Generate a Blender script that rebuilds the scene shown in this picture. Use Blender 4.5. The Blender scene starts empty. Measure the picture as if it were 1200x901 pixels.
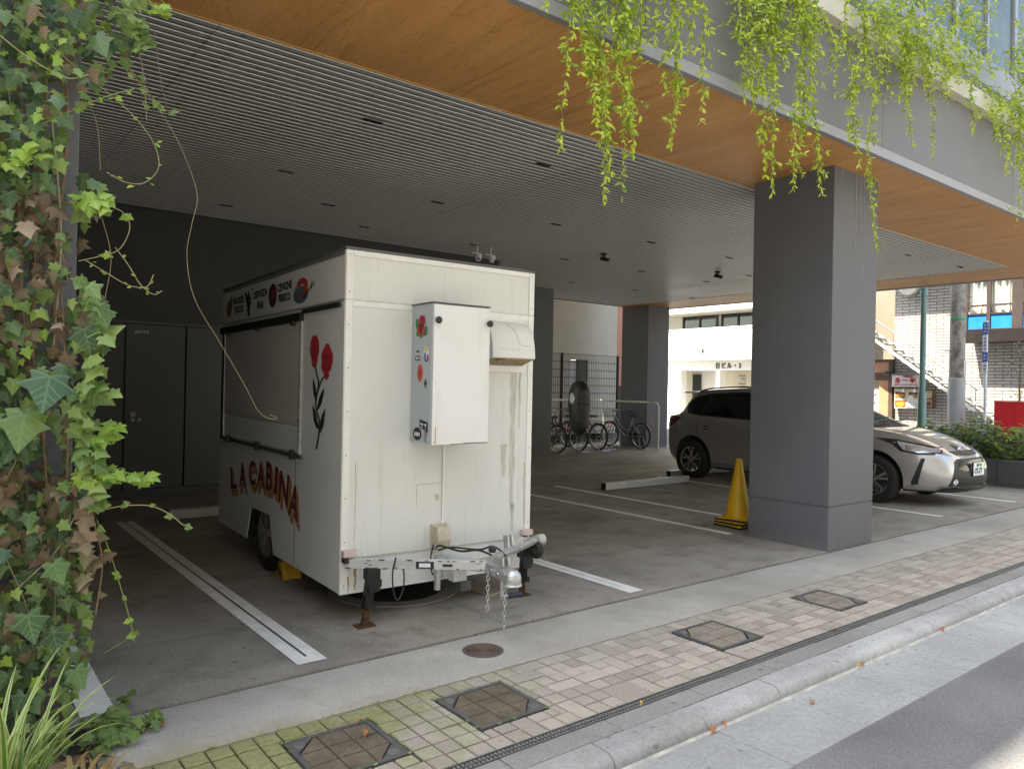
import bpy, bmesh, math, random
from math import sin, cos, pi, radians, sqrt, atan2
from mathutils import Vector, Matrix
from mathutils.bvhtree import BVHTree
random.seed(7)
SC = bpy.context.scene
COL = SC.collection
# ---------------------------------------------------------------- camera model
FPX, IW, IH = 873.12, 1200.0, 901.0
YAW, PITCH, ROLL = radians(38.1894), radians(0.1573), radians(1.1499)
EYE = Vector((0, 0, 1.5))
_F = Vector((sin(YAW)*cos(PITCH), cos(YAW)*cos(PITCH), sin(PITCH)))
_r = Vector((cos(YAW), -sin(YAW), 0)); _u = _r.cross(_F)
CR = cos(ROLL)*_r + sin(ROLL)*_u
CU = -sin(ROLL)*_r + cos(ROLL)*_u
def ray(x, y): return _F + CR*((x-IW/2)/FPX) - CU*((y-IH/2)/FPX)
def GZ(x, y, z=0.0): d = ray(x, y); return EYE + d*((z-EYE.z)/d.z)
def GX(x, y, X): d = ray(x, y); return EYE + d*(X/d.x)
def GY(x, y, Y): d = ray(x, y); return EYE + d*(Y/d.y)
def GD(x, y, D): return EYE + ray(x, y)*D
cam_d = bpy.data.cameras.new('camera'); cam = bpy.data.objects.new('camera', cam_d); COL.objects.link(cam)
cam_d.sensor_width = 36; cam_d.lens = FPX/IW*36; cam_d.clip_start = 0.05; cam_d.clip_end = 2000
m = Matrix.Identity(4)
for i in range(3):
    m[i][0] = CR[i]; m[i][1] = CU[i]; m[i][2] = -_F[i]; m[i][3] = EYE[i]
cam.matrix_world = m
SC.camera = cam

# ---------------------------------------------------------------- materials
def newmat(name):
    mt = bpy.data.materials.new(name); mt.use_nodes = True
    nt = mt.node_tree; nt.nodes.clear()
    return mt, nt
class NT:
    def __init__(s, name):
        s.m, s.t = newmat(name)
        s.out = s.n('ShaderNodeOutputMaterial')
        s.bsdf = s.n('ShaderNodeBsdfPrincipled')
        s.t.links.new(s.bsdf.outputs[0], s.out.inputs[0])
        s.tc = s.n('ShaderNodeTexCoord')
    def n(s, t, **k):
        nd = s.t.nodes.new(t)
        for a, b in k.items(): setattr(nd, a, b)
        return nd
    def l(s, a, b): s.t.links.new(a, b)
    def coord(s, scale=(1, 1, 1), loc=(0, 0, 0), rot=(0, 0, 0), which='Object'):
        mp = s.n('ShaderNodeMapping'); mp.inputs['Scale'].default_value = scale
        mp.inputs['Location'].default_value = loc; mp.inputs['Rotation'].default_value = rot
        s.l(s.tc.outputs[which], mp.inputs[0]); return mp.outputs[0]
    def noise(s, scale, vec, detail=4, rough=.55, dist=0):
        t = s.n('ShaderNodeTexNoise'); t.inputs['Scale'].default_value = scale; t.inputs['Detail'].default_value = detail
        t.inputs['Roughness'].default_value = rough; t.inputs['Distortion'].default_value = dist
        s.l(vec, t.inputs['Vector']); return t.outputs['Fac']
    def ramp(s, fac, stops):
        r = s.n('ShaderNodeValToRGB'); el = r.color_ramp.elements
        while len(el) < len(stops): el.new(.5)
        for e, (p, c) in zip(el, stops):
            e.position = p; e.color = (c, c, c, 1) if isinstance(c, (int, float)) else (*c, 1)
        s.l(fac, r.inputs[0]); return r.outputs[0]
    def mix(s, fac, a, b, mode='MIX'):
        x = s.n('ShaderNodeMix', data_type='RGBA', blend_type=mode)
        for i, v in ((0, fac), (6, a), (7, b)):
            if isinstance(v, (int, float)): x.inputs[i].default_value = v
            elif isinstance(v, tuple): x.inputs[i].default_value = (*v, 1)
            else: s.l(v, x.inputs[i])
        return x.outputs[2]
    def math(s, op, a, b=0.0):
        x = s.n('ShaderNodeMath', operation=op)
        for i, v in ((0, a), (1, b)):
            if isinstance(v, (int, float)): x.inputs[i].default_value = v
            else: s.l(v, x.inputs[i])
        return x.outputs[0]
    def col(s, c):
        if isinstance(c, tuple): s.bsdf.inputs['Base Color'].default_value = (*c, 1)
        else: s.l(c, s.bsdf.inputs['Base Color'])
    def set(s, rough=None, metal=None, spec=None, coat=None):
        for k, v in (('Roughness', rough), ('Metallic', metal), ('Specular IOR Level', spec), ('Coat Weight', coat)):
            if v is None: continue
            if isinstance(v, (int, float)): s.bsdf.inputs[k].default_value = v
            else: s.l(v, s.bsdf.inputs[k])
    def bump(s, h, strength=.3, dist=.01):
        b = s.n('ShaderNodeBump'); b.inputs['Strength'].default_value = strength; b.inputs['Distance'].default_value = dist
        s.l(h, b.inputs['Height']); s.l(b.outputs[0], s.bsdf.inputs['Normal'])
def simple(name, c, rough=.6, metal=0, var=.12, scale=6, bump=0, spec=None, coat=None, fine=0, stretch=(1, 1, 1)):
    q = NT(name); v = q.coord(stretch)
    f = q.noise(scale, v, 6, .6)
    lo = tuple(x*(1-var) for x in c); hi = tuple(min(1, x*(1+var)) for x in c)
    cc = q.ramp(f, [(.3, lo), (.7, hi)])
    if fine:
        g = q.noise(220, q.coord(), 2, .5); cc = q.mix(fine, cc, q.ramp(g, [(.35, .1), (.65, .9)]), 'OVERLAY')
    q.col(cc); q.set(q.ramp(f, [(.2, max(0, rough-.08)), (.8, min(1, rough+.08))]), metal, spec, coat)
    if bump: q.bump(q.noise(90, q.coord(), 3, .6), bump, .004)
    return q.m
MT = {}
# concrete parking floor: grey brown with darker blotches, scuffs and oil marks
def concrete(name, c, dark, blot=.55, streak=True, seed=0.0):
    q = NT(name); v = q.coord(loc=(seed, seed*2, 0))
    a = q.noise(.55, v, 8, .62); b = q.noise(3.2, v, 8, .65); f = q.noise(60, v, 3, .6)
    cc = q.mix(q.ramp(a, [(.35, 0), (.68, 1)]), tuple(x*.72 for x in c), tuple(min(1, x*1.2) for x in c))
    cc = q.mix(q.ramp(b, [(.50, 0), (.72, blot)]), cc, dark)
    cc = q.mix(.28, cc, q.ramp(f, [(.3, .2), (.7, .8)]), 'OVERLAY')
    if streak:
        st = q.noise(1.4, q.coord((.5, 5, 1), (3, seed, 0)), 8, .7)
        cc = q.mix(q.ramp(st, [(.58, 0), (.75, .35)]), cc, tuple(min(1, x*1.35) for x in c))
    spots = q.noise(17, v, 2, .4)
    cc = q.mix(q.ramp(q.noise(.9, q.coord(loc=(2, seed+1, 0)), 3, .45), [(.60, 0), (.68, .4)]), cc, tuple(x*.8 for x in dark))
    cc = q.mix(q.ramp(spots, [(.68, 0), (.72, .6)]), cc, tuple(x*.55 for x in dark))
    q.col(cc); q.set(q.ramp(b, [(.3, .62), (.7, .85)]), 0, .35)
    q.bump(f, .12, .004)
    return q.m
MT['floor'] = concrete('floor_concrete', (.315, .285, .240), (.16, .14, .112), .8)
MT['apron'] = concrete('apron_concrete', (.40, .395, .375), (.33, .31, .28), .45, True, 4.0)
MT['gutter'] = concrete('gutter_concrete', (.32, .325, .325), (.27, .275, .275), .4, True, 9.0)
MT['kerb'] = concrete('kerb_concrete', (.335, .335, .33), (.20, .195, .185), .7, False, 2.0)
MT['edging'] = concrete('edging_concrete', (.25, .25, .235), (.17, .17, .155), .6, False, 12.0)
def moss_apron():
    q = NT('apron_mossy'); v = q.coord()
    a = q.noise(.8, v, 8, .62); b = q.noise(4, v, 8, .65); f = q.noise(70, v, 3, .6)
    c = q.mix(q.ramp(a, [(.35, 0), (.68, 1)]), (.295, .275, .24), (.425, .405, .365))
    c = q.mix(q.ramp(b, [(.48, 0), (.70, .65)]), c, (.28, .26, .22))
    c = q.mix(.25, c, q.ramp(f, [(.3, .2), (.7, .8)]), 'OVERLAY')
    sp = q.n('ShaderNodeSeparateXYZ'); q.l(q.tc.outputs['Object'], sp.inputs[0])
    # damp mossy stain along the paver side, at the west end only
    ex = q.math('SUBTRACT', 1.0, q.math('MULTIPLY', q.math('SUBTRACT', sp.outputs[0], .3), .42))
    ey = q.math('SUBTRACT', 1.0, q.math('MULTIPLY', q.math('SUBTRACT', sp.outputs[1], 3.12), 4.2))
    k = q.math('MULTIPLY', q.math('MULTIPLY', q.math('MAXIMUM', ex, 0.0), q.math('MAXIMUM', ey, 0.0)), q.ramp(b, [(.25, .3), (.6, 1.0)]))
    c = q.mix(q.ramp(k, [(.15, 0), (.9, .85)]), c, (.22, .19, .09))
    q.col(c); q.set(.8, 0, .3); q.bump(f, .12, .004); return q.m
MT['apron'] = moss_apron()
def pavers():
    q = NT('paver_stone'); v = q.coord()
    g = q.n('ShaderNodeNewGeometry'); r = g.outputs['Random Per Island']
    c = q.ramp(r, [(0, (.25, .224, .19)), (.35, (.305, .274, .232)), (.7, (.34, .307, .262)), (1, (.38, .345, .295))])
    f = q.noise(230, v, 2, .7); b = q.noise(2.2, v, 7, .65)
    c = q.mix(.55, c, q.ramp(f, [(.3, .15), (.7, .85)]), 'OVERLAY')
    c = q.mix(q.ramp(b, [(.5, 0), (.75, .5)]), c, (.26, .235, .20))
    sp = q.n('ShaderNodeSeparateXYZ'); q.l(q.tc.outputs['Object'], sp.inputs[0])
    mo = q.noise(3.0, q.coord(loc=(5, 1, 0)), 7, .6)
    # moss patch: real growth on the damp west end, fading out by x = 2.6
    ex = q.math('MULTIPLY', q.math('SUBTRACT', 2.75, sp.outputs[0]), .8)
    ey = q.math('ADD', .25, q.math('MULTIPLY', q.math('SUBTRACT', sp.outputs[1], 2.5), .9))
    k = q.math('ADD', q.math('MULTIPLY', ex, ey), q.math('MULTIPLY', q.math('SUBTRACT', mo, .5), 1.6))
    k = q.math('ADD', k, q.math('MULTIPLY', q.math('SUBTRACT', r, .5), .25))
    fac = q.ramp(k, [(.22, 0), (.70, .8)])
    moss = q.ramp(q.noise(40, v, 3, .6), [(.3, (.115, .125, .035)), (.7, (.225, .235, .08))])
    c = q.mix(fac, c, moss)
    q.col(c); q.set(.85, 0, .25); q.bump(f, .25, .004); return q.m
MT['paver'] = pavers()
def asphalt(name, base, light):
    q = NT(name); v = q.coord()
    f = q.noise(170, v, 3, .7); a = q.noise(.8, v, 7, .6); g = q.n('ShaderNodeTexVoronoi'); g.inputs['Scale'].default_value = 150
    q.l(v, g.inputs['Vector'])
    c = q.mix(q.ramp(a, [(.35, 0), (.7, 1)]), tuple(x*.8 for x in base), tuple(x*1.2 for x in base))
    c = q.mix(q.ramp(g.outputs['Distance'], [(.1, .5), (.28, 0)]), c, light)
    c = q.mix(.5, c, q.ramp(f, [(.35, .15), (.65, .85)]), 'OVERLAY')
    q.col(c); q.set(.85, 0, .3); q.bump(g.outputs['Distance'], .4, .006); return q.m
MT['asphalt'] = asphalt('asphalt', (.145, .145, .15), (.27, .27, .27))
MT['line'] = simple('worn_white_road_paint', (.78, .76, .71), .7, 0, .14, 7, .2, fine=.3)
MT['joint'] = simple('dark_joint', (.035, .03, .027), .9, var=.3)
# painted render on pillars and fascia
def paintgrey():
    q = NT('dark_grey_paint'); v = q.coord(); a = q.noise(.9, v, 7, .6); st = q.noise(2.5, q.coord((7, 7, .25)), 6, .6); f = q.noise(120, v, 3, .6)
    c = q.mix(q.ramp(a, [(.35, 0), (.7, 1)]), (.112, .115, .125), (.138, .140, .150)); c = q.mix(q.ramp(st, [(.56, 0), (.75, .35)]), c, (.16, .158, .155))
    sp = q.n('ShaderNodeSeparateXYZ'); q.l(q.tc.outputs['Object'], sp.inputs[0])
    k = q.math('ADD', q.math('MULTIPLY', sp.outputs[2], -5.0), q.math('MULTIPLY', q.noise(6, v, 6, .7), 1.6))   # splashed dust band at the foot
    c = q.mix(q.ramp(k, [(.25, 0), (1.0, .5)]), c, (.20, .19, .17)); q.col(c); q.set(q.ramp(a, [(.3, .48), (.7, .66)]), 0, .4); q.bump(f, .10, .003); return q.m
MT['grey'] = paintgrey()
MT['greyl'] = simple('fascia_grey_paint', (.175, .17, .178), .6, 0, .06, 1.5, .05)
MT['black_wall'] = simple('charcoal_wall_paint', (.036, .036, .037), .55, 0, .08, 1)
MT['door_dark'] = simple('charcoal_door_steel', (.052, .052, .054), .42, 0, .08, 1)
MT['slip'] = simple('slat_lip_painted_light', (.62, .62, .58), .4, .2, .1, 4)  # lit edge line of the slats put into the lip colour
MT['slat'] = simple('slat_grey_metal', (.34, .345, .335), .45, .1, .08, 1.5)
MT['slat_back'] = simple('ceiling_void_black', (.04, .04, .04), .9)
MT['ledge'] = simple('pale_ledge_stone', (.55, .52, .45), .7, 0, .1, 3)
MT['lgrey'] = simple('light_grey_metal', (.24, .245, .25), .4, .3, .05, 2)
MT['edge_strip'] = simple('drip_edge_metal', (.30, .30, .33), .45, .3, .05, 2)
def wood():
    q = NT('wood_soffit_veneer')
    v = q.coord((3.6, .55, 1)); d = q.noise(1.3, v, 5, .6)
    w = q.n('ShaderNodeTexWave', wave_type='BANDS', bands_direction='X'); w.inputs['Scale'].default_value = .55
    w.inputs['Distortion'].default_value = 22; w.inputs['Detail'].default_value = 5; w.inputs['Detail Scale'].default_value = .55
    w.inputs['Detail Roughness'].default_value = .6
    q.l(v, w.inputs['Vector'])
    fine = q.noise(9, q.coord((26, 1.1, 1)), 6, .7)
    c = q.ramp(d, [(.3, (.50, .245, .082)), (.55, (.58, .295, .105)), (.75, (.64, .335, .13))])
    pm = q.ramp(q.noise(1.1, q.coord((1.5, .5, 1), (7, 3, 0)), 5, .6), [(.46, 0), (.62, 1)])
    c = q.mix(q.math('MULTIPLY', pm, q.ramp(w.outputs['Fac'], [(.0, .75), (.12, .0)])), c, (.30, .14, .05))
    c = q.mix(q.ramp(fine, [(.50, 0), (.66, .7)]), c, (.36, .17, .06))
    dash = q.noise(6, q.coord((14, 1.6, 1), (2, 5, 0)), 4, .6, .6); c = q.mix(q.ramp(dash, [(.60, 0), (.66, .7)]), c, (.22, .095, .03))
    dots = q.noise(14, q.coord((9, 1.6, 1), (1, 2, 0)), 2, .5); c = q.mix(q.ramp(dots, [(.68, 0), (.72, .6)]), c, (.20, .085, .03))
    # board joints every 0.9 m
    sp = q.n('ShaderNodeSeparateXYZ'); q.l(q.tc.outputs['Object'], sp.inputs[0])
    q.col(c); q.set(.5, 0, .4); return q.m
MT['wood'] = wood()
MT['wood_edge'] = simple('wood_edge_trim', (.55, .30, .11), .5, 0, .1, 3)
# trailer
def trailer_white(name, base, stain, amt):
    q = NT(name); v = q.coord()
    a = q.noise(1.6, v, 6, .6)
    c = q.mix(q.ramp(a, [(.35, 0), (.7, 1)]), tuple(x*.93 for x in base), base)
    st = q.noise(3.2, q.coord((5, 5, .35), (1.3, 0, .2)), 6, .65)
    c = q.mix(q.ramp(st, [(.56, 0), (.74, amt)]), c, stain)
    sp = q.noise(42, v, 3, .5)
    c = q.mix(q.ramp(sp, [(.715, 0), (.75, .7)]), c, (.30, .24, .16))
    sc = q.noise(5, q.coord((1, 1, 7)), 7, .7)
    c = q.mix(q.ramp(sc, [(.62, 0), (.74, amt*.5)]), c, (.56, .50, .40))
    q.col(c); q.set(q.ramp(a, [(.3, .42), (.7, .6)]), 0, .4); return q.m
MT['tw'] = trailer_white('trailer_white_panel', (.72, .72, .69), (.55, .54, .49), .4)
MT['tfront'] = trailer_white('trailer_front_panel', (.70, .70, .66), (.48, .47, .42), .6)
MT['tbox'] = trailer_white('cabinet_white_paint', (.75, .745, .71), (.58, .56, .48), .65)
MT['thatch'] = trailer_white('hatch_panel', (.60, .58, .54), (.40, .36, .31), .7)
MT['tboxs'] = simple('cabinet_grey_side', (.46, .50, .52), .45, .3, .06, 2)
MT['trim'] = simple('white_aluminium_trim', (.74, .73, .69), .45, .1, .08, 5)
MT['stain'] = simple('grey_water_stain', (.50, .495, .435), .7, 0, .22, 18, stretch=(3, 1, .3))
MT['galv'] = simple('galvanised_steel', (.52, .53, .52), .42, .75, .2, 25, .1)
MT['galvp'] = simple('chipped_grey_paint_beam', (.56, .56, .55), .5, .2, .14, 9)
MT['rust'] = simple('rusty_steel', (.10, .05, .028), .85, .2, .5, 30, .4)
MT['spoke'] = simple('dull_spoke_steel', (.16, .16, .16), .5, .4, .2, 20)
MT['blk'] = simple('black_steel', (.022, .022, .023), .5, .3, .25, 12)
MT['rubber'] = simple('black_rubber', (.018, .018, .018), .75, 0, .2, 12, .2)
MT['blkp'] = simple('black_plastic', (.02, .02, .021), .45, 0, .15, 8)
MT['chrome'] = simple('bright_alloy', (.68, .68, .69), .22, .95, .06, 10)
MT['alloy_dull'] = simple('dull_alloy', (.42, .42, .43), .35, .8, .1, 10)
MT['beigep'] = simple('aged_beige_plastic', (.50, .44, .33), .55, 0, .2, 18)
MT['hood'] = trailer_white('vent_cowl_white', (.70, .69, .64), (.55, .52, .44), .6)
MT['pinkref'] = simple('faded_pink_lamp_lens', (.58, .46, .41), .4, 0, .12, 20)
MT['red'] = simple('sign_red', (.42, .022, .028), .55, 0, .1, 10)
MT['rose_red'] = simple('painted_rose_red', (.46, .025, .035), .6, 0, .3, 25)
MT['maroon'] = simple('maroon_letter_paint', (.145, .012, .022), .6, 0, .15, 14)
MT['orange_shadow'] = simple('ochre_letter_shade_paint', (.40, .20, .07), .6, 0, .15, 14)
MT['ink'] = simple('black_lettering_ink', (.012, .012, .014), .6)
MT['stemgreen'] = simple('black_green_leaf_paint', (.008, .02, .016), .6)
MT['brownpaint'] = simple('brown_paint', (.24, .12, .04), .6, 0, .35, 50)
MT['darkblue'] = simple('dark_blue_paint', (.012, .016, .04), .6, 0, .4, 40)
MT['tealbowl'] = simple('teal_bowl_paint', (.06, .15, .18), .6)
MT['shrimp'] = simple('shrimp_red_paint', (.45, .045, .04), .6, 0, .25, 30)
MT['green_st'] = simple('sticker_green', (.03, .16, .035), .5)
MT['white_st'] = simple('sticker_white', (.78, .79, .8), .5)
MT['blue_st'] = simple('sticker_blue', (.05, .13, .42), .5)
MT['yellow_st'] = simple('sticker_yellow', (.7, .55, .08), .5)
MT['yellow'] = simple('yellow_plastic', (.70, .40, .010), .5, 0, .10, 4, .1)
MT['chock'] = simple('scuffed_yellow_plastic', (.50, .29, .02), .6, 0, .3, 14)
MT['plate_grey'] = simple('dark_manhole_iron', (.10, .10, .095), .65, .4, .2, 16, .3)
MT['browniron'] = simple('brown_manhole_iron', (.15, .105, .08), .7, .4, .25, 30, .4)
MT['plywood'] = simple('plywood_sheet', (.42, .33, .25), .75, 0, .1, 6)
MT['cable'] = simple('cable_black', (.02, .02, .02), .6)
MT['glass'] = simple('dark_window_glass', (.012, .013, .014), .05, 0, .05, 1, spec=.6)
# ---------------------------------------------------------------- mesh helpers
class MB:
    def __init__(s): s.v = []; s.f = []; s.mi = []; s.k = 0; s.uv = []
    def add(s, vs, fs):
        o = len(s.v); s.v.extend([tuple(v) for v in vs])
        for f in fs: s.f.append([i+o for i in f]); s.mi.append(s.k)
        return s
    def box(s, a, b, M=None):
        x0, y0, z0 = a; x1, y1, z1 = b
        vs = [Vector(p) for p in ((x0, y0, z0), (x1, y0, z0), (x1, y1, z0), (x0, y1, z0), (x0, y0, z1), (x1, y0, z1), (x1, y1, z1), (x0, y1, z1))]
        if M is not None: vs = [M @ p for p in vs]
        return s.add(vs, [(0, 3, 2, 1), (4, 5, 6, 7), (0, 1, 5, 4), (1, 2, 6, 5), (2, 3, 7, 6), (3, 0, 4, 7)])
    def cbox(s, c, d, M=None):
        return s.box([c[i]-d[i]/2 for i in range(3)], [c[i]+d[i]/2 for i in range(3)], M)
    def bar(s, p, q, w, h=None, up=(0, 0, 1)):
        p = Vector(p); q = Vector(q); h = h or w; t = (q-p).normalized(); up = Vector(up)
        if abs(t.dot(up)) > .98: up = Vector((0, 1, 0))
        a = t.cross(up).normalized(); b = a.cross(t)
        vs = [c+a*(i*w/2)+b*(j*h/2) for c in (p, q) for i, j in ((-1, -1), (1, -1), (1, 1), (-1, 1))]
        return s.add(vs, [(0, 1, 2, 3), (7, 6, 5, 4), (0, 4, 5, 1), (1, 5, 6, 2), (2, 6, 7, 3), (3, 7, 4, 0)])
    def tube(s, pts, r, n=8, closed=False, cap=True):
        pts = [Vector(p) for p in pts]; N = len(pts)
        rs = r if isinstance(r, (list, tuple)) else [r]*N
        vs = []; prev = None
        for i, p in enumerate(pts):
            if closed: t = pts[(i+1) % N]-pts[i-1]
            else: t = pts[min(i+1, N-1)]-pts[max(i-1, 0)]
            t = t.normalized() if t.length > 1e-9 else Vector((0, 0, 1))
            if prev is None:
                u = Vector((0, 0, 1)) if abs(t.z) < .9 else Vector((1, 0, 0))
                a = t.cross(u).normalized()
            else:
                a = prev-t*prev.dot(t); a = a.normalized() if a.length > 1e-6 else t.orthogonal().normalized()
            prev = a; b = t.cross(a)
            vs += [p+(a*cos(2*pi*k/n)+b*sin(2*pi*k/n))*rs[i] for k in range(n)]
        fs = []
        for i in range(N if closed else N-1):
            j = (i+1) % N
            for k in range(n): fs.append((i*n+k, i*n+(k+1) % n, j*n+(k+1) % n, j*n+k))
        if cap and not closed: fs += [tuple(range(n-1, -1, -1)), tuple((N-1)*n+k for k in range(n))]
        return s.add(vs, fs)
    def lathe(s, prof, c=(0, 0, 0), axis='Z', n=24, closed=False, cap=True):
        c = Vector(c); vs = []
        for r, h in prof:
            for k in range(n):
                a = 2*pi*k/n; p = (r*cos(a), r*sin(a), h)
                if axis == 'X': p = (h, r*cos(a), r*sin(a))
                if axis == 'Y': p = (r*sin(a), h, r*cos(a))
                vs.append(c+Vector(p))
        N = len(prof); fs = []
        for i in range(N if closed else N-1):
            j = (i+1) % N
            for k in range(n): fs.append((i*n+k, i*n+(k+1) % n, j*n+(k+1) % n, j*n+k))
        if not closed and cap:
            if prof[0][0] > 1e-6: fs.append(tuple(range(n-1, -1, -1)))
            if prof[-1][0] > 1e-6: fs.append(tuple((N-1)*n+k for k in range(n)))
        return s.add(vs, fs)
    def prism(s, outl, fn, d0, d1):
        """outline of 2D points; fn(u, v, d) -> 3D; solid between depths d0 and d1"""
        n = len(outl); vs = [fn(u, v, d0) for u, v in outl]+[fn(u, v, d1) for u, v in outl]
        fs = [tuple(range(n)), tuple(range(2*n-1, n-1, -1))]+[(i, i+n, (i+1) % n+n, (i+1) % n) for i in range(n)]
        return s.add(vs, fs)
    def build(s, name, mat, parent=None, smooth=False, bevel=0, seg=2, tri=False):
        me = bpy.data.meshes.new(name); me.from_pydata(s.v, [], s.f)
        mats = mat if isinstance(mat, (list, tuple)) else [mat]
        for mm in mats: me.materials.append(MT[mm] if isinstance(mm, str) else mm)
        if len(mats) > 1:
            for p, k in zip(me.polygons, s.mi): p.material_index = k
        bm = bmesh.new(); bm.from_mesh(me)
        bmesh.ops.recalc_face_normals(bm, faces=bm.faces)
        if bevel:
            es = [e for e in bm.edges if len(e.link_faces) == 2 and e.calc_face_angle(0) > .5]
            bmesh.ops.bevel(bm, geom=es, offset=bevel, segments=seg, profile=.6, affect='EDGES', clamp_overlap=True)
        if smooth:
            for f in bm.faces: f.smooth = True
            for e in bm.edges:
                if len(e.link_faces) == 2 and e.calc_face_angle(0) > radians(38): e.smooth = False
        bm.to_mesh(me); bm.free()
        return link(name, me, parent)
def link(name, me, parent=None):
    o = bpy.data.objects.new(name, me); COL.objects.link(o)
    if parent is not None: o.parent = parent
    return o
def join(dst, src):
    """surface details become part of the mesh they sit on"""
    bm = bmesh.new(); bm.from_mesh(dst.data); k = len(dst.data.materials); n = len(bm.faces)
    bm.from_mesh(src.data); bm.faces.ensure_lookup_table()
    for f in bm.faces[n:]: f.material_index += k
    for mm in src.data.materials: dst.data.materials.append(mm)
    bm.to_mesh(dst.data); bm.free(); bpy.data.objects.remove(src)
def tag(o, label, cat, group=None):
    o['label'] = label; o['category'] = cat
    if group: o['group'] = group
    return o
def struct(o): o['kind'] = 'structure'; return o
def stuff(o): o['kind'] = 'stuff'; return o
def thing(name, label, cat, loc=(0, 0, 0), rz=0, group=None):
    o = bpy.data.objects.new(name, None); COL.objects.link(o); o.empty_display_size = .2
    o.location = loc; o.rotation_euler = (0, 0, rz)
    return tag(o, label, cat, group)
def copy_tree(o, parent=None):
    c = o.copy(); COL.objects.link(c); c.parent = parent
    for ch in list(o.children): copy_tree(ch, c)
    return c
def catmull(pts, k=6):
    pts = [Vector(p) for p in pts]; P = [pts[0]*2-pts[1]]+pts+[pts[-1]*2-pts[-2]]; out = []
    for i in range(1, len(P)-2):
        for j in range(k):
            t = j/k; a, b, c, d = P[i-1], P[i], P[i+1], P[i+2]
            out.append(.5*((2*b)+(c-a)*t+(2*a-5*b+4*c-d)*t*t+(3*b-a-3*c+d)*t**3))
    out.append(pts[-1]); return out
def text_mesh(name, body, size, mat, fn, parent=None, offset=0.0, depth=0.002, sx=1.0, align='LEFT', space=1.0):
    """writing turned into a mesh; fn maps flat (u, v, d) to the wall's local 3D point"""
    cu = bpy.data.curves.new('txt', 'FONT'); cu.body = body; cu.size = size; cu.offset = offset; cu.align_x = align
    cu.resolution_u = 3; cu.space_character = space; cu.extrude = depth/2
    to = bpy.data.objects.new('txt', cu); COL.objects.link(to)
    dg = bpy.context.evaluated_depsgraph_get()
    me = bpy.data.meshes.new_from_object(to.evaluated_get(dg)); bpy.data.objects.remove(to); bpy.data.curves.remove(cu)
    me.name = name
    for v in me.vertices: v.co = fn(v.co.x*sx, v.co.y, v.co.z+depth/2)
    me.materials.clear(); me.materials.append(MT[mat] if isinstance(mat, str) else mat)
    return link(name, me, parent)
def ell(cx, cy, rx, ry, n=20, rot=0):
    return [(cx+rx*cos(2*pi*k/n)*cos(rot)-ry*sin(2*pi*k/n)*sin(rot), cy+rx*cos(2*pi*k/n)*sin(rot)+ry*sin(2*pi*k/n)*cos(rot)) for k in range(n)]
def conform(outl, frame, bvh, off, step, name, mat, parent, thick=0.0):
    """a patch with a 2D outline laid onto a curved body along frame = (origin, u, v, direction)"""
    O, U, V, D = [Vector(a) for a in frame]
    bm = bmesh.new(); f = bm.faces.new([bm.verts.new((u, v, 0)) for u, v in outl])
    us = [p[0] for p in outl]; vs = [p[1] for p in outl]
    for ax, lo, hi in ((0, min(us), max(us)), (1, min(vs), max(vs))):
        n = int((hi-lo)/step)
        for i in range(1, n+1):
            co = [0, 0, 0]; no = [0, 0, 0]; co[ax] = lo+(hi-lo)*i/(n+1); no[ax] = 1
            bmesh.ops.bisect_plane(bm, geom=bm.verts[:]+bm.edges[:]+bm.faces[:], plane_co=co, plane_no=no)
    bmesh.ops.triangulate(bm, faces=bm.faces[:])
    bad = []
    for v in bm.verts:
        st = O+U*v.co.x+V*v.co.y
        h, nn, i, d = bvh.ray_cast(st, D)
        if h is None: bad.append(v); continue
        if nn.dot(D) > 0: nn = -nn
        v.co = h+nn*off
    if bad: bmesh.ops.delete(bm, geom=bad, context='VERTS')
    bmesh.ops.recalc_face_normals(bm, faces=bm.faces)
    if bm.faces and sum((ff.normal.dot(D) for ff in bm.faces)) > 0: bmesh.ops.reverse_faces(bm, faces=bm.faces[:])
    for ff in bm.faces: ff.smooth = True
    me = bpy.data.meshes.new(name); bm.to_mesh(me); bm.free()
    me.materials.append(MT[mat] if isinstance(mat, str) else mat)
    return link(name, me, parent)
# ---------------------------------------------------------------- ground, pavement, road
b = MB(); b.add([(-250, -250, -.16), (250, -250, -.16), (250, 250, -.16), (-250, 250, -.16)], [(0, 1, 2, 3)])
struct(b.build('ground', 'asphalt'))
# street surface (asphalt) with slight camber, sheet above the ground
b = MB(); b.add([(-60, -6.2, -.075), (60, -6.2, -.075), (60, 1.70, -.062), (-60, 1.70, -.062)], [(0, 1, 2, 3)])
b.add([(16.2, 1.704, -.066), (22.0, 1.704, -.066), (22.0, 60, -.066), (16.2, 60, -.066)], [(0, 1, 2, 3)])
b.add([(16.2, -60, -.079), (22.0, -60, -.079), (22.0, -6.21, -.079), (16.2, -6.21, -.079)], [(0, 1, 2, 3)])
struct(b.build('road', 'asphalt'))
# far pavement of the street and of the cross street
b = MB(); b.box((-60, -8.2, -.16), (15.6, -6.25, .04)); b.box((22.02, -60, -.16), (26, 60, .03))
struct(b.build('far_pavement', 'kerb', bevel=.01))
# parking floor: real slab; butts against the apron with an open joint
EDGE = 15.75
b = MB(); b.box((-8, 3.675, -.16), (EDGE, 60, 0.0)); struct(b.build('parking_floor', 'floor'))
b = MB(); b.box((-8, 3.64, -.16), (EDGE, 3.675, -.012)); struct(b.build('floor_joint', 'joint'))
b = MB(); b.box((-8, 3.135, -.16), (EDGE, 3.64, .001)); struct(b.build('apron_strip', 'apron', bevel=.004))
b = MB(); b.box((-8, 2.36, -.16), (EDGE, 3.135, -.014)); struct(b.build('paver_bed', 'joint'))
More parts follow.
